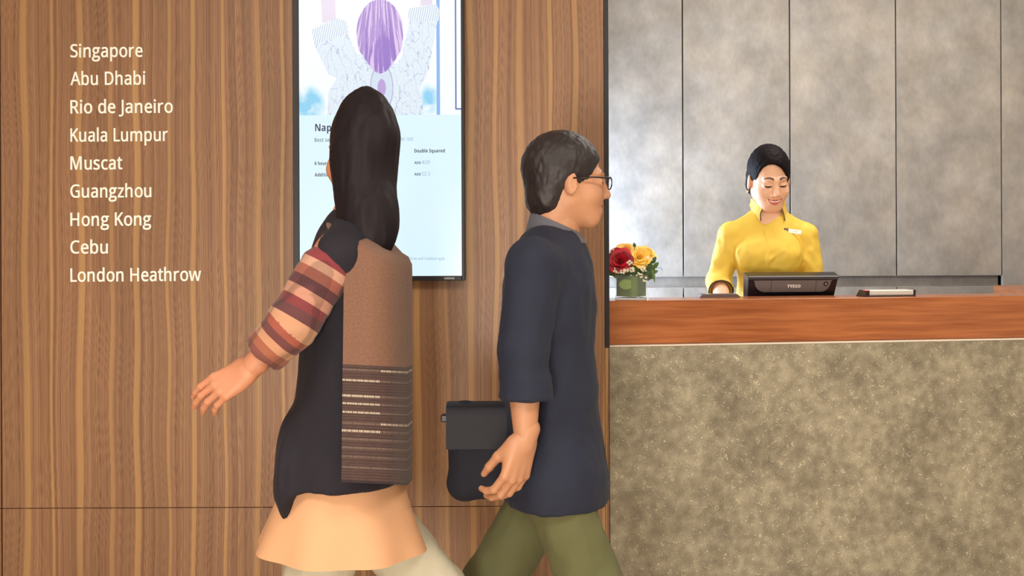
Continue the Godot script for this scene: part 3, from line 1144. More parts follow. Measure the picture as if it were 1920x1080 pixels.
# ---- the receptionist
func receptionist() -> void:
	var D := 4.17
	var who := person("smiling person in a yellow blouse standing behind the counter and looking down", Vector3(P(1440, 600, D).x, 0.13, -D))
	var skin := face_texture(Vector3(232, 182, 150), Vector3(196, 100, 92), Vector3(64, 42, 40), true)
	var sm := skin_material(skin)
	var out := {}
	var hb := looking(Vector3(0.10, -0.33, 1.0), 0.035)
	var hx := Transform3D(hb, P(1456, 348, 4.06) - hb * Vector3(0, 0, 0.09))
	var hf := head_field(0.0026)
	hf.mesh(out, hx, 1)
	# body under the clothes, bare at neck and forearms
	var lo := P(1290, 380, D) + Vector3(0, 0, -0.35)
	var f := Field.new(Vector3(lo.x, 0.1, -D - 0.3), Vector3(P(1600, 300, D).x, P(1440, 352, D).y, -D + 0.5), 0.011)
	var neck_top := hx * Vector3(0, -0.12, -0.045)
	var neck := P(1440, 402, D + 0.01)
	f.cap(neck_top, neck, 0.044, 0.05, 0.02)
	var sl := P(1371, 441, D)
	var sr := P(1509, 441, D)
	f.cap(P(1440, 412, D + 0.01), sl, 0.045, 0.036, 0.04)
	f.cap(P(1440, 412, D + 0.01), sr, 0.045, 0.036, 0.04)
	f.ell(P(1440, 470, D), Vector3(0.118, 0.13, 0.085), 0.04)
	f.ell(P(1440, 420, D - 0.02), Vector3(0.055, 0.042, 0.042), 0.03)
	f.ell(P(1438, 560, D), Vector3(0.10, 0.13, 0.075), 0.04)
	f.ell(P(1438, 650, D), Vector3(0.14, 0.14, 0.1), 0.05)
	var el := P(1347, 527, D - 0.01)
	var er := P(1523, 530, D - 0.02)
	var wl := P(1362, 590, D - 0.27)
	var wr := P(1478, 588, D - 0.25)
	for a in [[sl, el, wl], [sr, er, wr]]:
		f.cap(a[0], a[1], 0.04, 0.034, 0.02)
		f.cap(a[1], a[2], 0.036, 0.024, 0.015)
	for s in [-1.0, 1.0]:
		var hip := P(1438, 690, D) + Vector3(s * 0.08, 0, 0)
		var ank := Vector3(hip.x, 0.21, -D)
		f.cap(hip, (hip + ank) / 2, 0.075, 0.05, 0.03)
		f.cap((hip + ank) / 2, ank, 0.052, 0.034, 0.02)
		foot(f, Vector3(hip.x, 0.13, -D - 0.04), Vector3(0, 0, 1))
	f.mesh(out, Transform3D(), 2)
	for a in [[el, wl, 1.0], [er, wr, -1.0]]:
		var y: Vector3 = (a[1] - a[0] + Vector3(0, 0.05, 0.05)).normalized()
		var x: Vector3 = Vector3(a[2], 0.2, 0)
		x = (x - y * x.dot(y)).normalized()
		# the right hand (image left) has its thumb towards image right
		var zz := x.cross(y)
		add_hand(out, Transform3D(Basis(x, y, zz if zz.y > 0 else -zz), a[1]), [0.35, 0.38, 0.42, 0.45], 0.9)
	worn(who, "body", finish(out), sm)

	# blouse
	var b := Field.new(Vector3(lo.x, 0.75, -D - 0.3), Vector3(P(1600, 300, D).x, P(1440, 365, D).y, -D + 0.4), 0.0075)
	b.cap(P(1440, 410, D + 0.015), sl, 0.052, 0.047, 0.04)
	b.cap(P(1440, 410, D + 0.015), sr, 0.052, 0.047, 0.04)
	b.ell(P(1439, 468, D), Vector3(0.134, 0.15, 0.098), 0.03)
	b.ell(P(1438, 560, D), Vector3(0.118, 0.16, 0.09), 0.06)
	b.ell(P(1438, 660, D), Vector3(0.16, 0.17, 0.12), 0.05)
	for s in [-1.0, 1.0]:
		b.ell(P(1440 + s * 33, 481, D - 0.072), Vector3(0.056, 0.056, 0.044), 0.06)
	var bl := b
	bl.cap(sl, el, 0.052, 0.046, 0.01)
	bl.cap(sr, er, 0.052, 0.046, 0.01)
	bl.cap(el, el.lerp(wl, 0.30), 0.047, 0.05, 0.012)
	bl.cap(er, er.lerp(wr, 0.34), 0.047, 0.05, 0.012)
	# creases of the cloth: small ridges pulled between bust, armpits, waist and elbows
	for q in [[1441, 486, 1412, 497], [1441, 494, 1404, 512], [1442, 488, 1468, 470], [1443, 500, 1476, 508], [1442, 512, 1470, 530], [1384, 470, 1394, 500], [1388, 505, 1428, 530], [1494, 480, 1484, 512], [1497, 496, 1478, 520]]:
		var a := b.hit(P(q[0], q[1], D - 0.5), P(q[0], q[1], D - 0.5) - CAM)
		var e := b.hit(P(q[2], q[3], D - 0.5), P(q[2], q[3], D - 0.5) - CAM)
		if a != Vector3.INF and e != Vector3.INF:
			b.cap(a + Vector3(0, 0, -0.004), e + Vector3(0, 0, -0.005), 0.0065, 0.003, 0.012)
	for q in [[1338, 492, 1366, 512], [1336, 508, 1366, 526], [1332, 524, 1364, 538], [1346, 452, 1366, 470], [1520, 470, 1536, 496], [1510, 486, 1530, 512]]:
		var a := b.hit(P(q[0], q[1], D - 0.5), P(q[0], q[1], D - 0.5) - CAM)
		var e := b.hit(P(q[2], q[3], D - 0.5), P(q[2], q[3], D - 0.5) - CAM)
		if a != Vector3.INF and e != Vector3.INF:
			b.cap(a + Vector3(0, 0, -0.003), e + Vector3(0, 0, -0.004), 0.008, 0.005, 0.01)
	# neck opening
	b.cap(P(1440, 330, D), P(1440, 396, D - 0.01), 0.05, 0.05, 0.006, true)
	b.ell(P(1440, 400, D - 0.12), Vector3(0.037, 0.05, 0.09), 0.01, true)
	# sleeve openings
	for a in [[el, wl, 0.30], [er, wr, 0.34]]:
		var p: Vector3 = a[0].lerp(a[1], a[2] + 0.02)
		b.cut_cap(p, a[1] - a[0], 0.07)
		b.cap(p, p + (a[1] - a[0]).normalized() * 0.1, 0.041, 0.041, 0.004, true)
	var yellow := cloth(c8(228, 192, 70), 0.2)
	yellow.roughness = 0.62
	var blouse := worn(who, "blouse", field_mesh(b, folds(0.0045, Vector3(19, 12, 19), 5)), yellow)
	# stand-up collar, two fronts with dark piping
	var pipe := mat(c8(40, 26, 22), 0.7)
	for s in [-1.0, 1.0]:
		var grid := []
		var edge := []
		for j in 7:
			var v := j / 6.0
			var row := []
			for i in 17:
				var u := i / 16.0
				var g0 := deg_to_rad(lerpf(31.0, 41.0, v) + 6.0 * sin(v * PI))
				var g := lerpf(g0, PI, u)
				var k := (g - deg_to_rad(30)) / (PI - deg_to_rad(30))
				var top := lerpf(390.0, 374.0, smoothstep(0.0, 0.35, k)) - 3.0 * k
				var bot := lerpf(417.0, 386.0, smoothstep(0.0, 0.5, k)) - 6.0 * k
				var r := lerpf(0.061, 0.071, v * v) + 0.006 * (1.0 - v)
				var c := P(1440, lerpf(top, bot, v), D + 0.012)
				var rz := r * 1.02 + (0.012 + 0.03 * v) * maxf(0.0, cos(g))
				row.append(c + Vector3(s * r * sin(g), 0, rz * cos(g)))
			if s < 0: row.reverse()
			grid.append(row)
			edge.append(row[0] if s > 0 else row[row.size() - 1])
		part("collar", sheet(grid, 0.003), yellow, blouse)
		part("collar_piping", tube(edge, 0.0018, 6), pipe, blouse)
	# cuffs' dark piping
	for a in [[el, wl, 0.318], [er, wr, 0.358]]:
		var c: Vector3 = a[0].lerp(a[1], a[2])
		var ax: Vector3 = (a[1] - a[0]).normalized()
		var x := ax.cross(Vector3.UP).normalized()
		var y := x.cross(ax)
		var ring := []
		for k in 28: ring.append(c + x * cos(TAU * k / 28) * 0.0455 + y * sin(TAU * k / 28) * 0.0455)
		part("cuff_piping", tube(ring, 0.0028, 6, true), pipe, blouse)
	# placket and buttons
	var fly := []
	for k in 18:
		var from := P(1440.5, 428 + k * 8, D - 0.5)
		var h := b.hit(from, from - CAM)
		if h == Vector3.INF: continue
		fly.append([h + Vector3(-0.014, 0, 0.0004), h + Vector3(0.0, 0, 0.0055), h + Vector3(0.0012, 0, 0.0004)])
	part("placket", sheet(fly, 0.001), yellow, blouse)
	# name badge, resting on the chest
	var bp := b.hit(P(1485, 434, D - 0.5), P(1485, 434, D - 0.5) - CAM)
	var badge := thing("name_badge", "white name badge with a brown square emblem pinned to the yellow blouse", "badge", bp + Vector3(0, 0, 0.006))
	badge.rotation_degrees = Vector3(-14, 4, -7)
	part("plate", box(Vector3(-0.0165, -0.0085, 0), Vector3(0.034, 0.0085, 0.003), 0.0006), mat(c8(246, 242, 236), 0.35), badge)
	part("emblem_square", box(Vector3(-0.034, -0.0095, 0), Vector3(-0.0168, 0.0095, 0.0034), 0.0006), mat(c8(88, 66, 44), 0.4), badge)
	var circ := []
	for k in 20: circ.append(Vector3(-0.0254 + 0.0055 * cos(TAU * k / 20), 0.0055 * sin(TAU * k / 20), 0.0036))
	part("emblem_ring", tube(circ, 0.0006, 5, true), mat(c8(196, 180, 150), 0.4), badge)
	part("emblem_mark", tube([Vector3(-0.0282, -0.0025, 0.0036), Vector3(-0.0254, 0.003, 0.0036), Vector3(-0.0226, -0.0025, 0.0036)], 0.0006, 5), mat(c8(196, 180, 150), 0.4), badge)
	part("name_line", box(Vector3(0.002, -0.001, 0.003), Vector3(0.02, 0.0012, 0.0034), 0.0001), mat(c8(205, 198, 180), 0.4), badge)
	# trousers
	var tr := Field.new(Vector3(lo.x, 0.1, -D - 0.25), Vector3(P(1600, 300, D).x, 1.0, -D + 0.3), 0.014)
	tr.ell(P(1438, 690, D), Vector3(0.15, 0.13, 0.11), 0.04)
	for s in [-1.0, 1.0]:
		var hip := P(1438, 690, D) + Vector3(s * 0.08, 0, 0)
		var ank := Vector3(hip.x, 0.2, -D)
		tr.cap(hip, ank, 0.09, 0.06, 0.03)
	worn(who, "trousers", field_mesh(tr), cloth(c8(40, 38, 42)))
	var sh := Field.new(Vector3(lo.x, 0.1, -D - 0.25), Vector3(P(1600, 300, D).x, 0.35, -D + 0.3), 0.009)
	for s in [-1.0, 1.0]:
		var hip := P(1438, 690, D) + Vector3(s * 0.08, 0, 0)
		sh.v.fill(10.0)
		foot(sh, Vector3(hip.x, 0.13, -D - 0.04), Vector3(0, 0, 1), 0.048)
		worn(who, "shoe", field_mesh(sh), mat(c8(24, 22, 24), 0.4))

	# hair, parted on the image-left side and swept across the forehead
	var hr := Field.new(Vector3(-0.12, -0.14, -0.19), Vector3(0.12, 0.16, 0.12), 0.0032)
	hr.ell(Vector3(0.002, 0.036, -0.018), Vector3(0.08, 0.099, 0.102), 0.01)
	hr.ell(Vector3(0, -0.035, -0.06), Vector3(0.07, 0.06, 0.055), 0.03)
	hr.ell(Vector3(0.0, -0.02, -0.135), Vector3(0.048, 0.045, 0.04), 0.02)
	hr.ell(Vector3(-0.002, -0.036, 0.088), Vector3(0.07, 0.12, 0.088), 0.008, true, Basis(Vector3(0, 0, 1), 0.2))
	for s in [-1.0, 1.0]:
		hr.ell(Vector3(s * 0.09, -0.045, 0.006), Vector3(0.034, 0.05, 0.034), 0.008, true)
	hr.cap(Vector3(-0.036, 0.068, 0.09), Vector3(-0.032, 0.14, 0.02), 0.0042, 0.0042, 0.004, true)
	var hd := {}
	hr.mesh(hd, hx, 0, folds(0.0022, Vector3(60, 22, 90), 3))
	var hm := mat(c8(17, 9, 13), 0.6)
	hm.metallic_specular = 0.25
	worn(who, "hair", finish(hd), hm)
	for s in [-1.0]:
		worn(who, "earring", tube([hx * Vector3(s * 0.079, -0.042, -0.006), hx * Vector3(s * 0.081, -0.05, -0.006)], 0.003, 6), mat(c8(222, 196, 130), 0.25, 1.0))

# ---- the passer-by with the shawl, walking to the image left
func shawl_walker() -> void:
	var D := 2.6
	var who := person("person with long dark hair, brown woven shawl and peach skirt walking past the display", Vector3(P(640, 500, D).x, 0, -D))
	var base := face_texture(Vector3(196, 132, 100), Vector3(160, 80, 76), Vector3(36, 24, 26), false)
	var out := {}
	var hb := looking(Vector3(-0.62, -0.05, -0.78))
	var hx := Transform3D(hb, P(676, 288, D))
	var hf := head_field(0.0042)
	hf.mesh(out, hx, 1)
	var X0 := P(370, 0, D).x
	var X1 := P(1010, 0, D).x
	var f := Field.new(Vector3(X0, -0.02, -D - 0.35), Vector3(X1, P(0, 350, D).y, -D + 0.4), 0.013)
	var neck := P(672, 415, D)
	f.cap(P(674, 360, D), neck, 0.047, 0.05, 0.02)
	var sn := P(628, 478, D - 0.16)       # near shoulder (her left)
	var sf := P(660, 468, D + 0.16)
	f.cap(neck, sn, 0.05, 0.05, 0.04)
	f.cap(neck, sf, 0.05, 0.05, 0.04)
	f.ell(P(655, 540, D), Vector3(0.09, 0.17, 0.14), 0.04)
	f.ell(P(655, 720, D), Vector3(0.09, 0.18, 0.13), 0.05)
	f.ell(P(655, 880, D), Vector3(0.12, 0.13, 0.15), 0.05)
	var en := P(545, 612, D - 0.2)
	var wn := P(470, 690, D - 0.2)
	f.cap(sn, en, 0.042, 0.036, 0.02)
	f.cap(en, wn, 0.036, 0.026, 0.015)
	var ef := P(700, 640, D + 0.2)
	f.cap(sf, ef, 0.04, 0.034, 0.02)
	f.cap(ef, P(690, 800, D + 0.18), 0.034, 0.025, 0.015)
	var far_wrist := P(690, 800, D + 0.18)
	add_hand(out, Transform3D(Basis(Vector3(-1, 0, 0), Vector3(0, -1, 0), Vector3(0, 0, -1)), far_wrist), [0.3, 0.3, 0.35, 0.4], 0.95)
	# legs
	var hipn := P(640, 930, D - 0.09)
	var hipf := P(668, 930, D + 0.09)
	var kn := P(575, 1140, D - 0.09)
	var an := Vector3(P(548, 0, D).x, 0.09, -D + 0.09)
	var kf := P(812, 1108, D + 0.06)
	var af := Vector3(P(985, 0, D).x, 0.2, -D - 0.06)
	f.cap(hipn, kn, 0.075, 0.052, 0.03)
	f.cap(kn, an, 0.05, 0.035, 0.02)
	f.cap(hipf, kf, 0.075, 0.052, 0.03)
	f.cap(kf, af, 0.05, 0.035, 0.02)
	foot(f, Vector3(an.x + 0.02, 0.0, an.z), Vector3(-1, 0, 0))
	f.mesh(out, Transform3D(), 2)
	var y := (wn - en + Vector3(-0.06, 0.0, 0)).normalized()
	var z := Vector3(0.15, 0.55, 0.8)
	z = (z - y * z.dot(y)).normalized()
	add_hand(out, Transform3D(Basis(y.cross(z), y, z), wn), [0.3, 0.34, 0.38, 0.42], 0.95)
	worn(who, "body", finish(out), skin_material(base))

	# checked sleeve on the near arm
	var sl := Field.new(Vector3(X0, P(0, 760, D - 0.2).y, -D - 0.1), Vector3(P(740, 0, D).x, P(0, 400, D - 0.2).y, -D + 0.4), 0.009)
	var cuff := en.lerp(wn, 0.72)
	sl.cap(sn.lerp(en, 0.22), en, 0.062, 0.056, 0.02)
	sl.cap(en, cuff, 0.056, 0.05, 0.02)
	sl.cut_cap(cuff, wn - en, 0.07)
	var pm := cloth(Color.WHITE)
	pm.albedo_texture = plaid_texture()
	pm.uv1_triplanar = false
	pm.uv1_scale = Vector3.ONE
	pm.normal_enabled = false
	var sd := {}
	sl.mesh(sd, Transform3D(), 0, folds(0.004, Vector3(10, 26, 10), 8))
	for k in sd.V.size():
		var p: Vector3 = sd.V[k]
		var t1 := clampf((p - sn).dot(en - sn) / (en - sn).length_squared(), -0.2, 1.0)
		var t2 := clampf((p - en).dot(cuff - en) / (cuff - en).length_squared(), 0.0, 1.0)
		var along := 0.1 + 0.55 * maxf(t1, 0.0) + 0.35 * t2
		sd.U[k] = Vector2(p.z * 6.0, clampf(along, 0.01, 0.99))
	worn(who, "sleeve", finish(sd), pm)

	# long dark cardigan
	var c := Field.new(Vector3(P(480, 0, D).x, P(0, 1010, D).y, -D - 0.3), Vector3(P(830, 0, D).x, P(0, 395, D).y, -D + 0.32), 0.009)
	c.cap(P(676, 425, D), sn + Vector3(0.012, 0, 0), 0.058, 0.06, 0.05)
	c.cap(P(676, 425, D), sf, 0.058, 0.06, 0.05)
	c.ell(P(660, 540, D), Vector3(0.112, 0.18, 0.17), 0.05)
	c.ell(P(652, 700, D), Vector3(0.118, 0.2, 0.165), 0.06)
	c.ell(P(646, 890, D), Vector3(0.156, 0.24, 0.205), 0.06)
	c.cut(Vector3(0, -1, 0), P(640, 893, D))
	c.ell(P(553, 880, D - 0.03), Vector3(0.03, 0.13, 0.16), 0.04)
	c.cap(sf, ef, 0.058, 0.052, 0.02)
	var dark := cloth(c8(22, 17, 29), 0.15)
	worn(who, "cardigan", field_mesh(c, folds(0.006, Vector3(11, 4, 11), 9)), dark)

	# shawl over the back, its striped end hanging down
	var grid := []
	for j in 34:
		var v := j / 33.0
		var py := lerpf(417.0, 904.0, v)
		var row := []
		var left := lerpf(612, 646, smoothstep(0.0, 0.12, v)) - 6.0 * v
		var right := lerpf(716, 764, smoothstep(0.0, 0.16, v))
		for i in 15:
			var u := i / 14.0
			var px := lerpf(left, right, u)
			var dd := D - 0.19 + 0.16 * pow(u, 5.0) + (0.09 * pow(1.0 - minf(v / 0.09, 1.0), 2.0))
			dd += 0.006 * sin(u * 11.0 + v * 2.0) * v - 0.055 * v
			row.append(P(px, py + 6.0 * u + (8.0 * u * (1.0 - v) if v < 0.1 else 0.0), dd))
		var e: Vector3 = row[14]
		row.append(e + Vector3(0.006, 0, -0.06))
		row.append(e + Vector3(-0.01, 0, -0.13))
		grid.append(row)
	var sm := cloth(Color.WHITE, 0.2)
	sm.albedo_texture = shawl_texture()
	sm.uv1_triplanar = false
	sm.uv1_scale = Vector3(1, 1, 1)
	sm.normal_enabled = false
	sm.texture_repeat = false
	var shawl := worn(who, "shawl", sheet(grid, 0.006), sm)
	shawl.set_meta("label", "brown shawl with pale dotted woven stripes at its end")

	# peach skirt
	var sk := obj("skirt", lathe([[0.27, 0.11, 0.15, 0.0], [0.17, 0.138, 0.175, 0.15], [0.08, 0.172, 0.198, 0.5], [0.0, 0.205, 0.215, 1.0], [0.004, 0.2, 0.21, 1.0], [0.1, 0.165, 0.185, 0.6]], 72, 0.035, 8), cloth(c8(212, 160, 120), 0.1), who)
	sk.position = P(641, 1020, D) - who.position
	sk.rotation_degrees.z = -2.0
	# off-white trousers
	var tr := Field.new(Vector3(P(470, 0, D).x, 0.05, -D - 0.25), Vector3(X1, P(0, 900, D).y, -D + 0.25), 0.013)
	tr.cap(hipn.lerp(kn, 0.35), kn, 0.085, 0.075, 0.02)
	tr.cap(kn, an + Vector3(0, 0.05, 0), 0.075, 0.07, 0.02)
	tr.cap(hipf.lerp(kf, 0.3), kf, 0.085, 0.08, 0.02)
	tr.cap(kf, af + Vector3(-0.02, 0.05, 0), 0.078, 0.07, 0.02)
	worn(who, "trousers", field_mesh(tr, folds(0.006, Vector3(14, 8, 14), 12)), cloth(c8(188, 180, 158), 0.1))
	var sh := Field.new(Vector3(P(300, 0, D).x, -0.05, -D - 0.25), Vector3(X1 + 0.25, 0.4, -D + 0.25), 0.011)
	foot(sh, Vector3(an.x + 0.02, 0.0, an.z), Vector3(-1, 0, 0), 0.046)
	worn(who, "shoe", field_mesh(sh), mat(c8(60, 46, 40), 0.5))
	sh.v.fill(10.0)
	sh.cap(af, af + Vector3(-0.08, -0.13, 0), 0.045, 0.04, 0.02)
	sh.cap(af + Vector3(-0.08, -0.13, 0), af + Vector3(-0.17, -0.165, 0), 0.038, 0.032, 0.02)
	worn(who, "shoe", field_mesh(sh), mat(c8(60, 46, 40), 0.5))

	# long hair falling down the back
	var hr := Field.new(P(580, 500, D) + Vector3(0, 0, -0.2), P(790, 150, D) + Vector3(0, 0, 0.3), 0.0055)
	hr.ell(hx * Vector3(0, 0.034, -0.024), Vector3(0.077, 0.095, 0.1), 0.01, false, hb)
	hr.ell(hx * Vector3(0.0, 0.105, -0.03), Vector3(0.036, 0.05, 0.045), 0.06, false, hb)
	hr.ell(hx * Vector3(0, -0.05, -0.02), Vector3(0.07, 0.09, 0.07), 0.04, false, hb)
	hr.ell(hx * Vector3(0, -0.05, 0.112), Vector3(0.07, 0.105, 0.085), 0.01, true, hb)
	hr.cap(P(674, 300, D - 0.05), P(690, 400, D - 0.08), 0.056, 0.056, 0.05)
	hr.cap(P(682, 310, D - 0.03), P(698, 430, D - 0.07), 0.05, 0.052, 0.05)
	hr.cap(P(690, 400, D - 0.08), P(699, 450, D - 0.1), 0.056, 0.045, 0.04)
	hr.cap(P(672, 380, D - 0.05), P(682, 440, D - 0.09), 0.04, 0.036, 0.04)
	var hmat := mat(c8(22, 14, 20), 0.6)
	hmat.metallic_specular = 0.35
	worn(who, "hair", field_mesh(hr, folds(0.0035, Vector3(34, 5, 34), 14)), hmat)

# ---- the passer-by in navy, walking to the image right
func navy_walker() -> void:
	var D := 2.78
	var who := person("person in a navy jacket with pushed up sleeves and olive trousers walking past", Vector3(P(1035, 500, D).x, 0, -D))
	var base := face_texture(Vector3(190, 136, 102), Vector3(150, 86, 74), Vector3(40, 28, 26), false)
	var out := {}
	var hb := looking(Vector3(1.0, -0.03, -0.12))
	var hx := Transform3D(hb, P(1068, 340, D))
	var hf := head_field(0.0036, false)
	hf.mesh(out, hx, 1)
	var X0 := P(700, 0, D).x
	var X1 := P(1290, 0, D).x
	var f := Field.new(Vector3(X0, -0.02, -D - 0.35), Vector3(X1, P(0, 385, D).y, -D + 0.4), 0.013)
	var neck := P(1040, 455, D)
	f.cap(P(1052, 392, D), neck, 0.056, 0.06, 0.02)
	var sn := P(1000, 497, D - 0.17)
	var sf := P(1030, 490, D + 0.18)
	f.cap(P(1040, 480, D), sn, 0.05, 0.05, 0.04)
	f.cap(P(1040, 480, D), sf, 0.05, 0.05, 0.04)
	f.ell(P(1032, 570, D), Vector3(0.1, 0.2, 0.15), 0.04)
	f.ell(P(1038, 760, D), Vector3(0.1, 0.2, 0.14), 0.05)
	f.ell(P(1038, 880, D), Vector3(0.09, 0.08, 0.12), 0.03)
	var en := P(982, 655, D - 0.2)
	var wn := P(985, 822, D - 0.21)
	f.cap(sn, en, 0.05, 0.045, 0.02)
	f.cap(en, wn, 0.05, 0.0285, 0.015)
	var ef := P(1010, 640, D + 0.21)
	var wf := P(1000, 790, D + 0.2)
	f.cap(sf, ef, 0.05, 0.045, 0.02)
	f.cap(ef, wf, 0.042, 0.03, 0.015)
	add_hand(out, Transform3D(Basis(Vector3(1, 0, 0), Vector3(0, -1, 0), Vector3(0, 0, -1)), wf), [0.4, 0.4, 0.45, 0.5], 1.05)
	var hipn := P(1045, 920, D - 0.09)
	var hipf := P(1025, 920, D + 0.09)
	var kn := P(1112, 1105, D - 0.09)
	var an := Vector3(P(1165, 0, D).x, 0.1, -D + 0.09)
	var kf := P(918, 1098, D + 0.09)
	var af := Vector3(P(810, 0, D).x, 0.2, -D - 0.09)
	f.cap(hipn, kn, 0.066, 0.055, 0.01)
	f.cap(kn, an, 0.053, 0.036, 0.02)
	f.cap(hipf, kf, 0.066, 0.055, 0.01)
	f.cap(kf, af, 0.053, 0.036, 0.02)
	f.mesh(out, Transform3D(), 2)
	# the near hand: palm turned back, fingers closing backwards
	var y := Vector3(-0.30, -1.0, 0.03).normalized()
	var z := Vector3(0.62, 0.0, 0.78)
	z = (z - y * z.dot(y)).normalized()
	add_hand(out, Transform3D(Basis(y.cross(z), y, z), wn), [0.62, 0.58, 0.54, 0.5], 1.1, 0.2)
	worn(who, "body", finish(out), skin_material(base))

	# jacket
	var j := Field.new(Vector3(P(890, 0, D - 0.25).x, P(0, 990, D + 0.1).y, -D - 0.36), Vector3(P(1190, 0, D).x, P(0, 410, D).y, -D + 0.36), 0.009)
	j.cap(P(1040, 482, D), sn, 0.066, 0.064, 0.05)
	j.cap(P(1040, 482, D), sf, 0.066, 0.064, 0.05)
	j.ell(P(1030, 570, D), Vector3(0.122, 0.21, 0.175), 0.05)
	j.ell(P(1034, 740, D), Vector3(0.122, 0.2, 0.165), 0.06)
	j.ell(P(1042, 900, D), Vector3(0.138, 0.2, 0.195), 0.06)
	j.cut(Vector3(0, -1, 0), P(1036, 936, D))
	j.cap(P(1050, 380, D), P(1043, 445, D), 0.06, 0.06, 0.006, true)
	var cuff := P(987, 752, D - 0.205)
	j.cap(sn, en, 0.066, 0.062, 0.02)
	j.cap(en, cuff, 0.062, 0.06, 0.012)
	j.cut_cap(cuff, wn - en, 0.068)
	j.cap(cuff, cuff + Vector3(0, -0.1, 0), 0.053, 0.053, 0.004, true)
	for k in 3:
		var cc := P(986, 742 - k * 17, D - 0.205)
		j.ell(cc, Vector3(0.066 - 0.002 * k, 0.011, 0.066 - 0.002 * k), 0.012)
	j.cap(sf, ef, 0.066, 0.062, 0.02)
	var navy := cloth(c8(26, 31, 50), 0.25)
	worn(who, "jacket", field_mesh(j, folds(0.006, Vector3(12, 7, 12), 15)), navy)
	# collar
	var grid := []
	for a in 5:
		var v := a / 4.0
		var row := []
		for i in 25:
			var g := lerpf(0.5, TAU - 0.5, i / 24.0)
			var r := lerpf(0.067, 0.088, v)
			row.append(P(1043, lerpf(418, 455, v), D) + Vector3(cos(g) * r, 0.03 * (1.0 - v) * -cos(g), sin(g) * r))
		row.reverse()
		grid.append(row)
	worn(who, "collar", sheet(grid, 0.005), cloth(c8(92, 92, 100), 0.3))

	var tr := Field.new(Vector3(X0, 0.05, -D - 0.3), Vector3(X1, P(0, 860, D).y, -D + 0.3), 0.012)
	tr.ell(P(1036, 912, D), Vector3(0.108, 0.095, 0.155), 0.04)
	tr.cap(hipn, kn, 0.084, 0.08, 0.03)
	tr.cap(kn, an + Vector3(-0.01, 0.06, 0), 0.08, 0.065, 0.02)
	tr.cap(hipf, kf, 0.084, 0.08, 0.03)
	tr.cap(kf, af + Vector3(0.02, 0.05, 0), 0.08, 0.065, 0.02)
	worn(who, "trousers", field_mesh(tr, folds(0.008, Vector3(12, 8, 12), 16)), cloth(c8(92, 92, 58), 0.2))
	var sh := Field.new(Vector3(X0 - 0.1, -0.05, -D - 0.25), Vector3(X1 + 0.1, 0.4, -D + 0.25), 0.011)
	foot(sh, Vector3(an.x - 0.02, 0.0, an.z), Vector3(1, 0, 0), 0.048)
	worn(who, "shoe", field_mesh(sh), mat(c8(40, 34, 32), 0.5))
	sh.v.fill(10.0)
	sh.cap(af, af + Vector3(0.08, -0.12, 0), 0.048, 0.042, 0.02)
	sh.cap(af + Vector3(0.08, -0.12, 0), af + Vector3(0.18, -0.162, 0), 0.04, 0.034, 0.02)
	worn(who, "shoe", field_mesh(sh), mat(c8(40, 34, 32), 0.5))

	# short dark hair
	var hair := Field.new(Vector3(-0.11, -0.13, -0.15), Vector3(0.11, 0.15, 0.12), 0.0042)
	hair.ell(Vector3(0, 0.036, -0.024), Vector3(0.082, 0.097, 0.105), 0.01)
	hair.ell(Vector3(0, -0.045, -0.06), Vector3(0.066, 0.06, 0.055), 0.03)
	hair.ell(Vector3(0, -0.055, 0.095), Vector3(0.09, 0.115, 0.09), 0.008, true)
	for s in [-1.0, 1.0]:
		hair.ell(Vector3(s * 0.09, -0.035, 0.004), Vector3(0.03, 0.04, 0.026), 0.008, true)
	var side := {}
	hair.mesh(side, hx, 0, folds(0.0022, Vector3(60, 30, 60), 17))
	worn(who, "hair", finish(side), mat(c8(32, 23, 25), 0.52))
	# spectacles
	var g := thing("spectacles", "thin dark spectacles worn by the person in the navy jacket", "glasses", hx.origin)
	var gm := mat(c8(24, 20, 24), 0.35)
	for s in [-1.0, 1.0]:
		part("temple", tube([hb * Vector3(s * 0.081, 0.004, -0.005), hb * Vector3(s * 0.078, 0.008, 0.05), hb * Vector3(s * 0.066, 0.008, 0.094)], 0.0022, 6), gm, g)
		var ring := []
		for k in 20: ring.append(hb * Vector3(s * 0.036 + 0.025 * cos(TAU * k / 20), -0.004 + 0.016 * sin(TAU * k / 20), 0.099))
		part("rim", tube(ring, 0.0018, 5, true), gm, g)
	part("bridge", tube([hb * Vector3(-0.011, 0.002, 0.1), hb * Vector3(0, 0.006, 0.104), hb * Vector3(0.011, 0.002, 0.1)], 0.0018, 5), gm, g)

	# dark bag at the far hip, hung from a strap over the far shoulder
	var bag := thing("shoulder_bag", "dark navy shoulder bag hanging behind the hip of the person in navy", "bag", P(928, 935, D + 0.05))
	var bm := cloth(c8(26, 27, 40), 0.15)
	part("body", bag_mesh(0.245, 0.255, 0.085), bm, bag)
	part("flap", flap_mesh(0.252, 0.105, 0.099), mat(c8(22, 20, 32), 0.65), bag)
	part("strap", tube([P(962, 752, D + 0.05) - bag.position, P(985, 640, D + 0.215) - bag.position, P(1005, 540, D + 0.245) - bag.position, P(1030, 450, D + 0.2) - bag.position], 0.008, 6), mat(c8(30, 26, 38), 0.6), bag)
	part("buckle", box(Vector3(-0.142, 0.205, -0.012), Vector3(-0.118, 0.225, 0.012), 0.003), mat(c8(40, 30, 40), 0.4), bag)

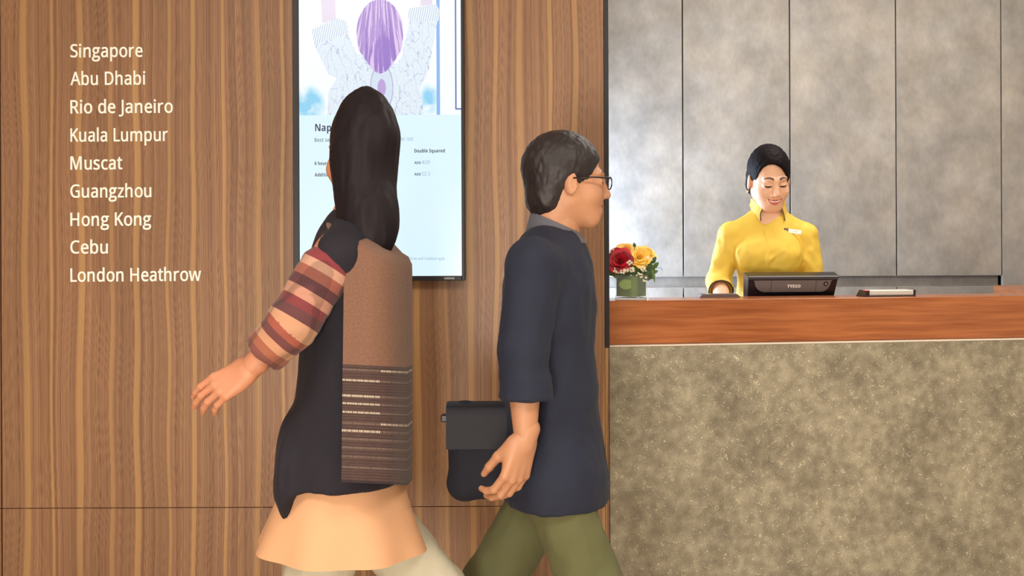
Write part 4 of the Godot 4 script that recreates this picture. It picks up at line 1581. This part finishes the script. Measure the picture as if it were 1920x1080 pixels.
func bag_mesh(w: float, h: float, d: float) -> ArrayMesh:
	var f := Field.new(Vector3(-w / 2 - 0.03, -0.02, -d / 2 - 0.03), Vector3(w / 2 + 0.03, h + 0.03, d / 2 + 0.03), 0.008)
	var r := d / 2
	var pts := [Vector3(-w / 2 + r, r, 0), Vector3(w / 2 - r, r, 0), Vector3(w / 2 - r, h - r, 0), Vector3(-w / 2 + r, h - r, 0)]
	for k in 4:
		f.cap(pts[k], pts[(k + 1) % 4], r, r, 0.01)
	f.cap(pts[0], pts[2], r, r, 0.02)
	f.cap(pts[1], pts[3], r, r, 0.02)
	f.ell(Vector3(0, h / 2, 0), Vector3(w / 2 - 0.01, h / 2 - 0.01, r), 0.02)
	return field_mesh(f)

func flap_mesh(w: float, h: float, d: float) -> ArrayMesh:
	var grid := []
	for j in 9:
		var v := j / 8.0
		var row := []
		for i in 9:
			var x := lerpf(-w / 2, w / 2, i / 8.0)
			var y: float
			var z: float
			if v < 0.5:
				var g := PI / 2 * v * 2.0
				z = -d / 2 * cos(g * 2.0) if v < 0.5 else d / 2
				y = 0.258 - 0.012 * (1.0 - sin(g * 2.0))
			else:
				z = d / 2 + 0.001
				y = 0.246 - h * (v - 0.5) * 2.0
			row.append(Vector3(x, y, z))
		grid.append(row)
	return sheet(grid, 0.004)
# ------------------------------------------------------------------ things on the counter
const LEDGE_Y := 1.1712

func on_ledge(px: float, back: float) -> Vector3:
	# a point on the ledge, that far behind the stone's face, seen at that column
	var t := deg_to_rad(7.4)
	var u := Vector3(cos(t), 0, -sin(t))
	var n := Vector3(-sin(t), 0, -cos(t))
	var a := Vector3(0.3262, 0, -3.6) + n * back
	var k := (px - 960.0) / F
	# (a.x + s u.x) = k * -(a.z + s u.z)
	var s := (-k * a.z - a.x) / (u.x + k * u.z)
	var p := a + u * s
	p.y = LEDGE_Y
	return p

func petal_mesh(r: float, h: float, half: float, curl: float, lean: float) -> ArrayMesh:
	var grid := []
	for j in 6:
		var v := j / 5.0
		var row := []
		for i in 7:
			var u := i / 3.0 - 1.0
			var vv := v * (1.0 - 0.22 * u * u)
			var rad := r * (0.25 + 0.75 * sin(vv * 1.5)) + lean * vv + curl * pow(vv, 5.0)
			var y := h * vv - curl * 0.8 * pow(vv, 6.0)
			var g := u * half * (0.55 + 0.45 * sin(v * 2.4))
			row.append(Vector3(rad * sin(g), y, rad * cos(g)))
		grid.append(row)
	grid.reverse()
	return sheet(grid, 0.0007)

func rose(at: Vector3, toward: Vector3, size: float, mats: Array, label: String, group: String, foot_at: Vector3) -> void:
	var t := thing("rose", label, "flower", at, 0.0, group)
	var y := toward.normalized()
	var x := y.cross(Vector3(0, 0, 1)).normalized()
	var turn := Basis(x, y, x.cross(y))
	var layers := [[0.16, 0.62, 2.4, 0.0, 0.0, 2], [0.30, 0.66, 1.5, 0.05, 0.02, 3], [0.48, 0.66, 1.2, 0.14, 0.06, 4], [0.66, 0.60, 1.0, 0.22, 0.12, 5], [0.82, 0.50, 0.85, 0.28, 0.2, 6]]
	var g := rng.randf() * TAU
	for k in layers.size():
		var l: Array = layers[k]
		var m := petal_mesh(size * l[0], size * l[1], l[2], size * l[3], size * l[4])
		for i in l[5]:
			g += TAU / l[5]
			var o := part("petal", m, mats[(i + k) % mats.size()], t)
			var b := turn * Basis(Vector3.UP, g) * Basis(Vector3.RIGHT, rng.randf_range(-0.1, 0.1))
			o.transform = Transform3D(b, turn * Vector3(0, -size * 0.3, 0))
		g += 0.7
	part("stem", tube([turn * Vector3(0, -size * 0.28, 0), (foot_at - at) * 0.5 + Vector3(0, -0.004, 0), foot_at - at], 0.0022, 6), M.stem, t)

func leaf_mesh(ln: float, w: float, bend := 0.2, fold := 0.25) -> ArrayMesh:
	var grid := []
	for j in 8:
		var v := j / 7.0
		var half := w * pow(sin(PI * pow(v, 0.8)), 0.8) + 0.0002
		var row := []
		for i in 5:
			var u := i / 2.0 - 1.0
			row.append(Vector3(u * half, v * ln * (1.0 - bend * 0.3 * v), -bend * ln * v * v + absf(u) * half * fold))
		grid.append(row)
	grid.reverse()
	return sheet(grid, 0.0006)

func aim(dir: Vector3, roll := 0.0) -> Basis:      # local y along dir, local z towards the viewer as far as possible
	var y := dir.normalized()
	var x := y.cross(Vector3(0, 0.25, 1)).normalized()
	return Basis(x, y, x.cross(y)) * Basis(Vector3.UP, roll)

func sprig(label: String, base: Vector3, tip: Vector3, n: int, ln: float, w: float, m: Material) -> void:
	var t := thing("leaf_sprig", label, "foliage", base, 0.0, "greenery in the vase")
	var d := tip - base
	part("stem", tube([Vector3.ZERO, d * 0.5 + Vector3(0, 0.004, 0), d], 0.0013, 5), M.stem, t)
	var mesh := leaf_mesh(ln, w, 0.25)
	for k in n:
		var f := lerpf(0.5, 1.0, float(k) / maxf(1, n - 1))
		var o := part("leaf", mesh, m, t)
		var side := -1.0 if k % 2 == 0 else 1.0
		var dir := d.normalized().rotated(Vector3(0, 0, 1), side * (0.75 if k < n - 1 else 0.1)) + Vector3(0, 0, rng.randf_range(-0.1, 0.4))
		o.transform = Transform3D(aim(dir, rng.randf_range(-0.5, 0.5)), d * f)

func flowers() -> void:
	M.stem = mat(c8(92, 116, 52), 0.6)
	var d0 := 0.105
	var base := on_ledge(1183, d0)
	var D := -base.z
	var turn := deg_to_rad(-5.0)
	var w := 30.5 / F * D            # half width
	var h := 47.0 / F * D
	var v := thing("glass_vase", "square clear glass vase holding roses on the counter ledge", "vase", base, turn)
	var glass := mat(Color(0.95, 0.98, 0.97, 0.04), 0.02)
	glass.transparency = BaseMaterial3D.TRANSPARENCY_ALPHA
	glass.metallic_specular = 0.35
	var th := 0.004
	part("wall", box(Vector3(-w, 0.0095, w - th), Vector3(w, h, w), 0.001), glass, v)
	part("wall", box(Vector3(-w, 0.0095, -w), Vector3(w, h, -w + th), 0.001), glass, v)
	part("wall", box(Vector3(-w, 0.0095, -w + th), Vector3(-w + th, h, w - th), 0.001), glass, v)
	part("wall", box(Vector3(w - th, 0.0095, -w + th), Vector3(w, h, w - th), 0.001), glass, v)
	var thick := mat(Color(0.95, 0.98, 0.97, 0.1), 0.03)
	thick.refraction_enabled = true
	thick.refraction_scale = 0.05
	part("base", box(Vector3(-w, 0, -w), Vector3(w, 0.0092, w), 0.002), thick, v)
	# broad leaves rolled inside the glass
	var olive := mat(c8(86, 112, 30), 0.5)
	olive.backlight_enabled = true
	olive.backlight = c8(20, 36, 4)
	var green := mat(c8(34, 64, 18), 0.5)
	var lime := mat(c8(116, 148, 22), 0.5)
	var wrap := []
	for j in 6:
		var row := []
		for i in 29:
			var g := lerpf(0, TAU * 0.97, i / 28.0)
			var rr := 0.9 / maxf(absf(cos(g)), absf(sin(g)))
			rr = minf(rr, 1.08) * (w - th - 0.004)
			row.append(Vector3(rr * sin(g + 2.6), h * 0.93 - (h * 0.93 - 0.012) * j / 5.0, rr * cos(g + 2.6)))
		wrap.append(row)
	var lw := obj("broad_leaf", sheet(wrap, 0.0008), olive)
	lw.position = base
	lw.rotation.y = turn
	tag(lw, "broad olive green leaf rolled round the inside of the glass vase", "leaf")
	var ll := obj("broad_leaf", leaf_mesh(h * 0.92, w * 0.42, 0.0, 0.02), green)
	ll.position = base + Vector3(w * 0.38, 0.011, w - th - 0.004)
	ll.rotation.z = 0.06
	tag(ll, "dark green pointed leaf standing inside the front of the vase", "leaf")
	var lm := obj("broad_leaf", leaf_mesh(w * 1.05, h * 0.2, 0.0, 0.05), lime)
	lm.position = base + Vector3(-w * 0.86, h * 0.62, w - th - 0.0065)
	lm.rotation = Vector3(0, turn, -PI / 2)
	tag(lm, "folded pale lime leaf inside the vase beside the dark leaf", "leaf")

	var yel := [mat(c8(252, 200, 74), 0.5), mat(c8(248, 186, 64), 0.5), mat(c8(255, 212, 104), 0.5)]
	var ora := [mat(c8(248, 180, 84), 0.5), mat(c8(250, 200, 100), 0.5)]
	var red := [mat(c8(190, 14, 38), 0.5), mat(c8(146, 6, 26), 0.5), mat(c8(212, 30, 54), 0.5)]
	var root := base + Vector3(0, 0.02, 0)
	rose(P(1162.5, 488, D - 0.045), Vector3(-0.15, 0.35, 1), 0.0385, red, "dark red rose in the glass vase", "roses in the vase", root + Vector3(-0.02, 0, 0))
	rose(P(1199.5, 482, D - 0.04), Vector3(0.05, 0.45, 1), 0.032, yel, "full yellow rose facing out beside the red rose", "roses in the vase", root + Vector3(0.01, 0, 0.01))
	rose(P(1172, 468, D + 0.005), Vector3(-0.1, 0.9, 0.6), 0.031, ora, "orange-tinged yellow rose above the red rose", "roses in the vase", root + Vector3(-0.01, 0, -0.01))
	rose(P(1214, 474, D + 0.01), Vector3(0.4, 0.8, 0.6), 0.029, yel, "yellow rose tilted outwards behind the full yellow rose", "roses in the vase", root + Vector3(0.02, 0, -0.015))
	rose(P(1204, 495, D - 0.035), Vector3(0.15, -0.25, 1), 0.017, yel, "small half-open yellow rose under the full yellow rose", "roses in the vase", root + Vector3(0.015, 0, 0.02))
	# greenery
	var dk := mat(c8(58, 82, 40), 0.55)
	var md := mat(c8(84, 112, 52), 0.55)
	var names := ["beside the trim strip under the red rose", "at the middle of the rim under the yellow rose", "over the rim between the cream blossom clusters", "reaching out past the tilted yellow rose", "with the outermost tip beyond the vase's side", "low over the vase's outer corner", "under the red rose behind the cream blossom", "low under the red rose near the trim strip", "standing up between the two upper yellow roses"]
	var which := 0
	for k in [[Vector2(1147, 505), 3, 0.035, 0.011, md], [Vector2(1190, 505), 3, 0.04, 0.016, md], [Vector2(1196, 512), 3, 0.034, 0.012, dk], [Vector2(1222, 494), 5, 0.03, 0.0085, dk], [Vector2(1226, 502), 5, 0.028, 0.008, md], [Vector2(1215, 508), 4, 0.03, 0.01, dk], [Vector2(1170, 512), 4, 0.03, 0.01, dk], [Vector2(1158, 512), 3, 0.03, 0.01, md], [Vector2(1190, 464), 2, 0.018, 0.006, dk]]:
		which += 1
		sprig("green leaf sprig " + names[which - 1], root + Vector3((k[0].x - 1184) / F * D * 0.5, 0.02, 0.01), P(k[0].x, k[0].y, D - 0.035), k[1], k[2], k[3], k[4])
	sprig("drooping narrow leaf hanging over the rim of the vase", P(1215, 515, D - 0.02), P(1222, 510, D - 0.04), 1, 0.01, 0.003, md)
	var droop := obj("hanging_leaf", leaf_mesh(0.052, 0.0045, 0.1), md)
	droop.transform = Transform3D(aim(Vector3(0.22, -1, 0.1)), P(1222, 503, D - 0.04))
	tag(droop, "long narrow leaf hanging down outside the glass vase", "leaf")
	var twig := obj("thin_twig", tube([P(1220, 497, D - 0.02), P(1232, 503, D - 0.03), P(1239, 501, D - 0.03), P(1242, 507, D - 0.03)], 0.0008, 5), dk)
	tag(twig, "thin bare twig sticking out past the roses", "twig")
	# white filler blossom
	var wh := mat(c8(246, 240, 214), 0.6)
	var spots := ["against the red rose's side", "at the red rose's lower edge near the trim strip", "below the middle of the red rose", "under the red rose towards the yellow roses", "between the red rose and the full yellow rose", "under the small half-open yellow rose", "hanging at the middle of the vase rim", "hanging lowest over the glass of the vase", "above the red rose by the trim strip", "under the tilted yellow rose"]
	which = 0
	for k in [[Vector2(1180, 492), 12], [Vector2(1156, 508), 9], [Vector2(1168, 510), 12], [Vector2(1174, 507), 9], [Vector2(1185, 505), 11], [Vector2(1206, 504), 12], [Vector2(1199, 516), 8], [Vector2(1208, 523), 7], [Vector2(1145, 469), 5], [Vector2(1217, 484), 7]]:
		var p := P(k[0].x, k[0].y, D - 0.07)
		var t := thing("blossom_sprig", "cream blossom cluster " + spots[which], "flower", p, 0.0, "cream filler blossom in the vase")
		which += 1
		part("stem", tube([Vector3.ZERO, (root - p) * 0.35 + Vector3(0, 0, 0.0), (root - p) * 0.8], 0.0008, 5), M.stem, t)
		var st := SurfaceTool.new()
		st.begin(Mesh.PRIMITIVE_TRIANGLES)
		st.set_smooth_group(-1)
		for q in k[1]:
			var c := Vector3(rng.randf_range(-1, 1) * 0.0095, rng.randf_range(-1, 1) * 0.0085, rng.randf_range(0, 0.005))
			for a in 5:
				var g: float = TAU * a / 5.0 + q
				var e := c + Vector3(cos(g), sin(g), 0.3) * 0.0029
				var sd := Vector3(-sin(g), cos(g), 0) * 0.0014
				tri(st, c, e + sd, e - sd, Vector3(0, 0, 1))
		st.generate_normals()
		var bl := part("blossom", st.commit(), wh, t)
		bl.set_meta("kind", "stuff")

# touch terminal seen from behind
func terminal() -> void:
	var D := 3.93
	var top := P(1485, 517, D)
	var org := Vector3(top.x, 0.956, -D - 0.03)
	var t := thing("touch_terminal", "black touch terminal turned to the receptionist, grey panel on its back", "terminal", org, deg_to_rad(3.0))
	var m := mat(c8(18, 15, 22), 0.3)
	var e := 0.1715                       # half width at the top
	var hy := top.y - org.y
	# shell: leaning towards the guests at the top
	var lean := 0.035
	var outer := [Vector3(-e - 0.0, hy, lean), Vector3(e, hy, lean), Vector3(e - 0.032, 0.02, -0.055), Vector3(-e + 0.022, 0.02, -0.055)]
	var st := SurfaceTool.new()
	st.begin(Mesh.PRIMITIVE_TRIANGLES)
	st.set_smooth_group(-1)
	var back := Vector3(0, 0.012, -0.045)
	var nf := Vector3(0, -0.2, 1)
	var inner := []
	for k in 4: inner.append(outer[k] + Vector3(signf(-outer[k].x) * 0.004, -0.004 if k < 2 else 0.004, 0.006))
	quad(st, inner[0], inner[1], inner[2], inner[3], nf)
	for k in 4:
		var k2 := (k + 1) % 4
		var mid: Vector3 = (outer[k] + outer[k2]) / 2.0 - Vector3(0, hy / 2, 0)
		quad(st, outer[k], outer[k2], inner[k2], inner[k], nf + mid * 4.0)
		quad(st, outer[k], outer[k2], outer[k2] + back, outer[k] + back, Vector3(mid.x, mid.y, 0))
	quad(st, outer[0] + back, outer[1] + back, outer[2] + back, outer[3] + back, -nf)
	st.generate_normals()
	part("shell", st.commit(), m, t)
	part("bezel", box(Vector3(-e + 0.002, hy - 0.0145, lean - 0.03), Vector3(e - 0.002, hy - 0.0005, lean + 0.0095), 0.003), mat(c8(58, 54, 60), 0.35), t)
	# grey insert with rounded lower corners, in three pieces
	var gm := mat(c8(104, 98, 98), 0.5)
	var u := D / F
	var zf := lean + 0.0072
	var y1 := hy - 0.0165
	var y0 := hy - 31.5 * u
	var slope := -(lean + 0.055) / hy
	for piece in [[-76.0, -41.5, -1], [-40.7, 43.7, 0], [44.5, 75.0, 1]]:
		var poly := PackedVector2Array()
		var a: float = piece[0] * u
		var b: float = piece[1] * u
		if piece[2] == 0:
			poly = PackedVector2Array([Vector2(a, y1), Vector2(b, y1), Vector2(b, y0), Vector2(a, y0)])
		elif piece[2] < 0:
			poly.append(Vector2(b, y0)); poly.append(Vector2(b, y1)); poly.append(Vector2(a, y1))
			for k in 8:
				var g := k / 7.0 * PI / 2
				poly.append(Vector2(lerpf(a + 0.006, b - 0.02, 1.0 - cos(g)), lerpf(y1 - 0.004, y0, sin(g))))
		else:
			poly.append(Vector2(a, y0)); poly.append(Vector2(a, y1)); poly.append(Vector2(b, y1))
			for k in 8:
				var g := k / 7.0 * PI / 2
				poly.append(Vector2(lerpf(b - 0.006, a + 0.02, 1.0 - cos(g)), lerpf(y1 - 0.004, y0, sin(g))))
		var pm := prism(poly, 0.0, 0.003)
		var o := part("panel_insert", pm, gm, t)
		# the prism's polygon lies in x, z: stand it up along the sloping back
		var ang := atan(-slope)
		o.transform = Transform3D(Basis(Vector3(1, 0, 0), Vector3(0, -sin(ang), cos(ang)), Vector3(0, cos(ang), sin(ang))), Vector3(0, hy - hy * cos(ang), zf + 0.0 - hy * sin(ang)))
	var ang2 := atan(-slope)
	var stand := Basis(Vector3.RIGHT, ang2)
	var mark: Array = text_mesh("TYSSO", 5.6 * u, 25.0 * u, 0.001, true)
	var mk := part("maker_mark", mark[0], mat(c8(250, 248, 244), 0.4), t)
	var yy := hy - 22.2 * u
	mk.transform = Transform3D(stand, Vector3(-10.5 * u, yy, zf + 0.0042 + (hy - yy) * slope))
	var yb := hy - 15.5 * u
	var ring := []
	for k in 20: ring.append(Vector3(cos(TAU * k / 20) * 0.0072, sin(TAU * k / 20) * 0.0072, 0))
	var lock := part("lock", tube(ring, 0.0017, 6, true), mat(c8(30, 28, 30), 0.25), t)
	lock.transform = Transform3D(stand, Vector3(62.5 * u, yb, zf + 0.005 + (hy - yb) * slope))
	var cyl := CylinderMesh.new()
	cyl.top_radius = 0.0048; cyl.bottom_radius = 0.0052; cyl.height = 0.003; cyl.radial_segments = 16
	var core := part("lock_core", cyl, mat(c8(150, 146, 146), 0.3, 0.6), lock)
	core.rotation.x = PI / 2
	part("foot", box(Vector3(-0.09, 0, -0.09), Vector3(0.09, 0.022, 0.04), 0.005), m, t)

func small_devices() -> void:
	# low grey card reader behind the ledge
	var p := on_ledge(1346, 0.19)
	var u := -p.z / F
	var t := thing("card_reader", "low grey wedge-shaped card reader on the counter ledge by the bent arm", "card reader", p + Vector3(0, 0, 0), deg_to_rad(7.4))
	var poly := PackedVector2Array([Vector2(-40 * u, 0), Vector2(-35 * u, 0.0105), Vector2(33 * u, 0.0115), Vector2(40 * u, 0)])
	var o := part("body", prism(poly, -0.024, 0.024), mat(c8(112, 98, 98), 0.5), t)
	o.rotation_degrees.x = 90
	o.scale = Vector3(1, 1, -1)
	part("screen", box(Vector3(-30 * u, 0.0108, -0.018), Vector3(28 * u, 0.0122, 0.016), 0.0005), mat(c8(52, 48, 52), 0.2), t)
	# silver device with dark rounded ends
	p = on_ledge(1661, 0.135)
	u = -p.z / F
	t = thing("receipt_printer", "slim silver box with dark ends lying on the counter ledge beyond the terminal", "printer", p, deg_to_rad(7.4))
	var dark := mat(c8(34, 24, 40), 0.35)
	part("sole", box(Vector3(-51 * u, 0, -0.035), Vector3(50 * u, 0.0035, 0.035), 0.001), M.black, t)
	part("cover", box(Vector3(-41 * u, 0.0036, -0.034), Vector3(46 * u, 0.0225, 0.034), 0.003), mat(c8(206, 206, 200), 0.35), t)
	for s in [[-50.0, -41.3, 5.0], [46.2, 50.0, 0.0]]:
		var q := PackedVector2Array([Vector2(s[0] * u, 0.0036), Vector2((s[0] + s[2]) * u, 0.021), Vector2(s[1] * u, 0.0225), Vector2(s[1] * u, 0.0036)]) if s[0] < 0 else PackedVector2Array([Vector2(s[0] * u, 0.0036), Vector2(s[0] * u, 0.0225), Vector2(s[1] * u, 0.0215), Vector2((s[1] - 1.0) * u, 0.0036)])
		var e := part("end_cap", prism(q, -0.034, 0.034), dark, t)
		e.rotation_degrees.x = 90
		e.scale = Vector3(1, 1, -1)
	part("red_light", box(Vector3(-49 * u, 0.0195, 0.01), Vector3(-43 * u, 0.0225, 0.0345), 0.001), mat(c8(226, 70, 60), 0.3), t)
func _ready() -> void:
	rng.seed = 5
	var cam := Camera3D.new()
	cam.name = "camera"
	cam.projection = Camera3D.PROJECTION_FRUSTUM
	cam.near = 0.05
	cam.far = 60.0
	cam.size = 1080.0 / F * cam.near
	cam.frustum_offset = Vector2(0, -(540.0 - HORIZON) / F * cam.near)
	add_child(cam)
	cam.position = CAM
	cam.rotation_degrees = Vector3(0, 0, ROLL)
	cam.current = true
	var we := WorldEnvironment.new()
	we.name = "environment"
	var e := Environment.new()
	e.background_mode = Environment.BG_COLOR
	e.background_color = Color(0.02, 0.02, 0.02)
	e.tonemap_mode = Environment.TONE_MAPPER_LINEAR
	e.tonemap_exposure = 1.0
	e.sdfgi_enabled = true
	e.ssao_enabled = true
	e.ssil_enabled = true
	we.environment = e
	add_child(we)
	make_materials()
	var warm := c8(255, 246, 234)
	ceiling_light(Vector3(-1.2, 3.0, -0.6), Vector2(1.2, 0.6), 4.2, warm, "ceiling light panel over the walkway before the city names")
	ceiling_light(Vector3(1.3, 3.0, -1.0), Vector2(1.2, 0.6), 4.0, warm, "ceiling light panel over the walkway before the counter")
	ceiling_light(Vector3(0.2, 3.0, 1.6), Vector2(1.2, 0.6), 3.5, warm, "ceiling light panel far from the counter")
	ceiling_light(Vector3(1.5, 3.0, -3.95), Vector2(1.6, 0.3), 3.0, warm, "ceiling light panel over the receptionist")
	added_light_box(Vector3(-0.62, 0, 1.0), 8.2, c8(255, 245, 232))
	wall_lamp(Vector3(0.13, 1.2, -4.62), PI / 2, Vector2(0.5, 1.4), 4.0, c8(204, 226, 255), "cool white light panel on the partition behind the wood wall")
	room()
	counter()
	lettering()
	display()
	print("room ", Time.get_ticks_msec())
	flowers()
	terminal()
	small_devices()
	receptionist()
	print("receptionist ", Time.get_ticks_msec())
	shawl_walker()
	navy_walker()
	print("walkers ", Time.get_ticks_msec())
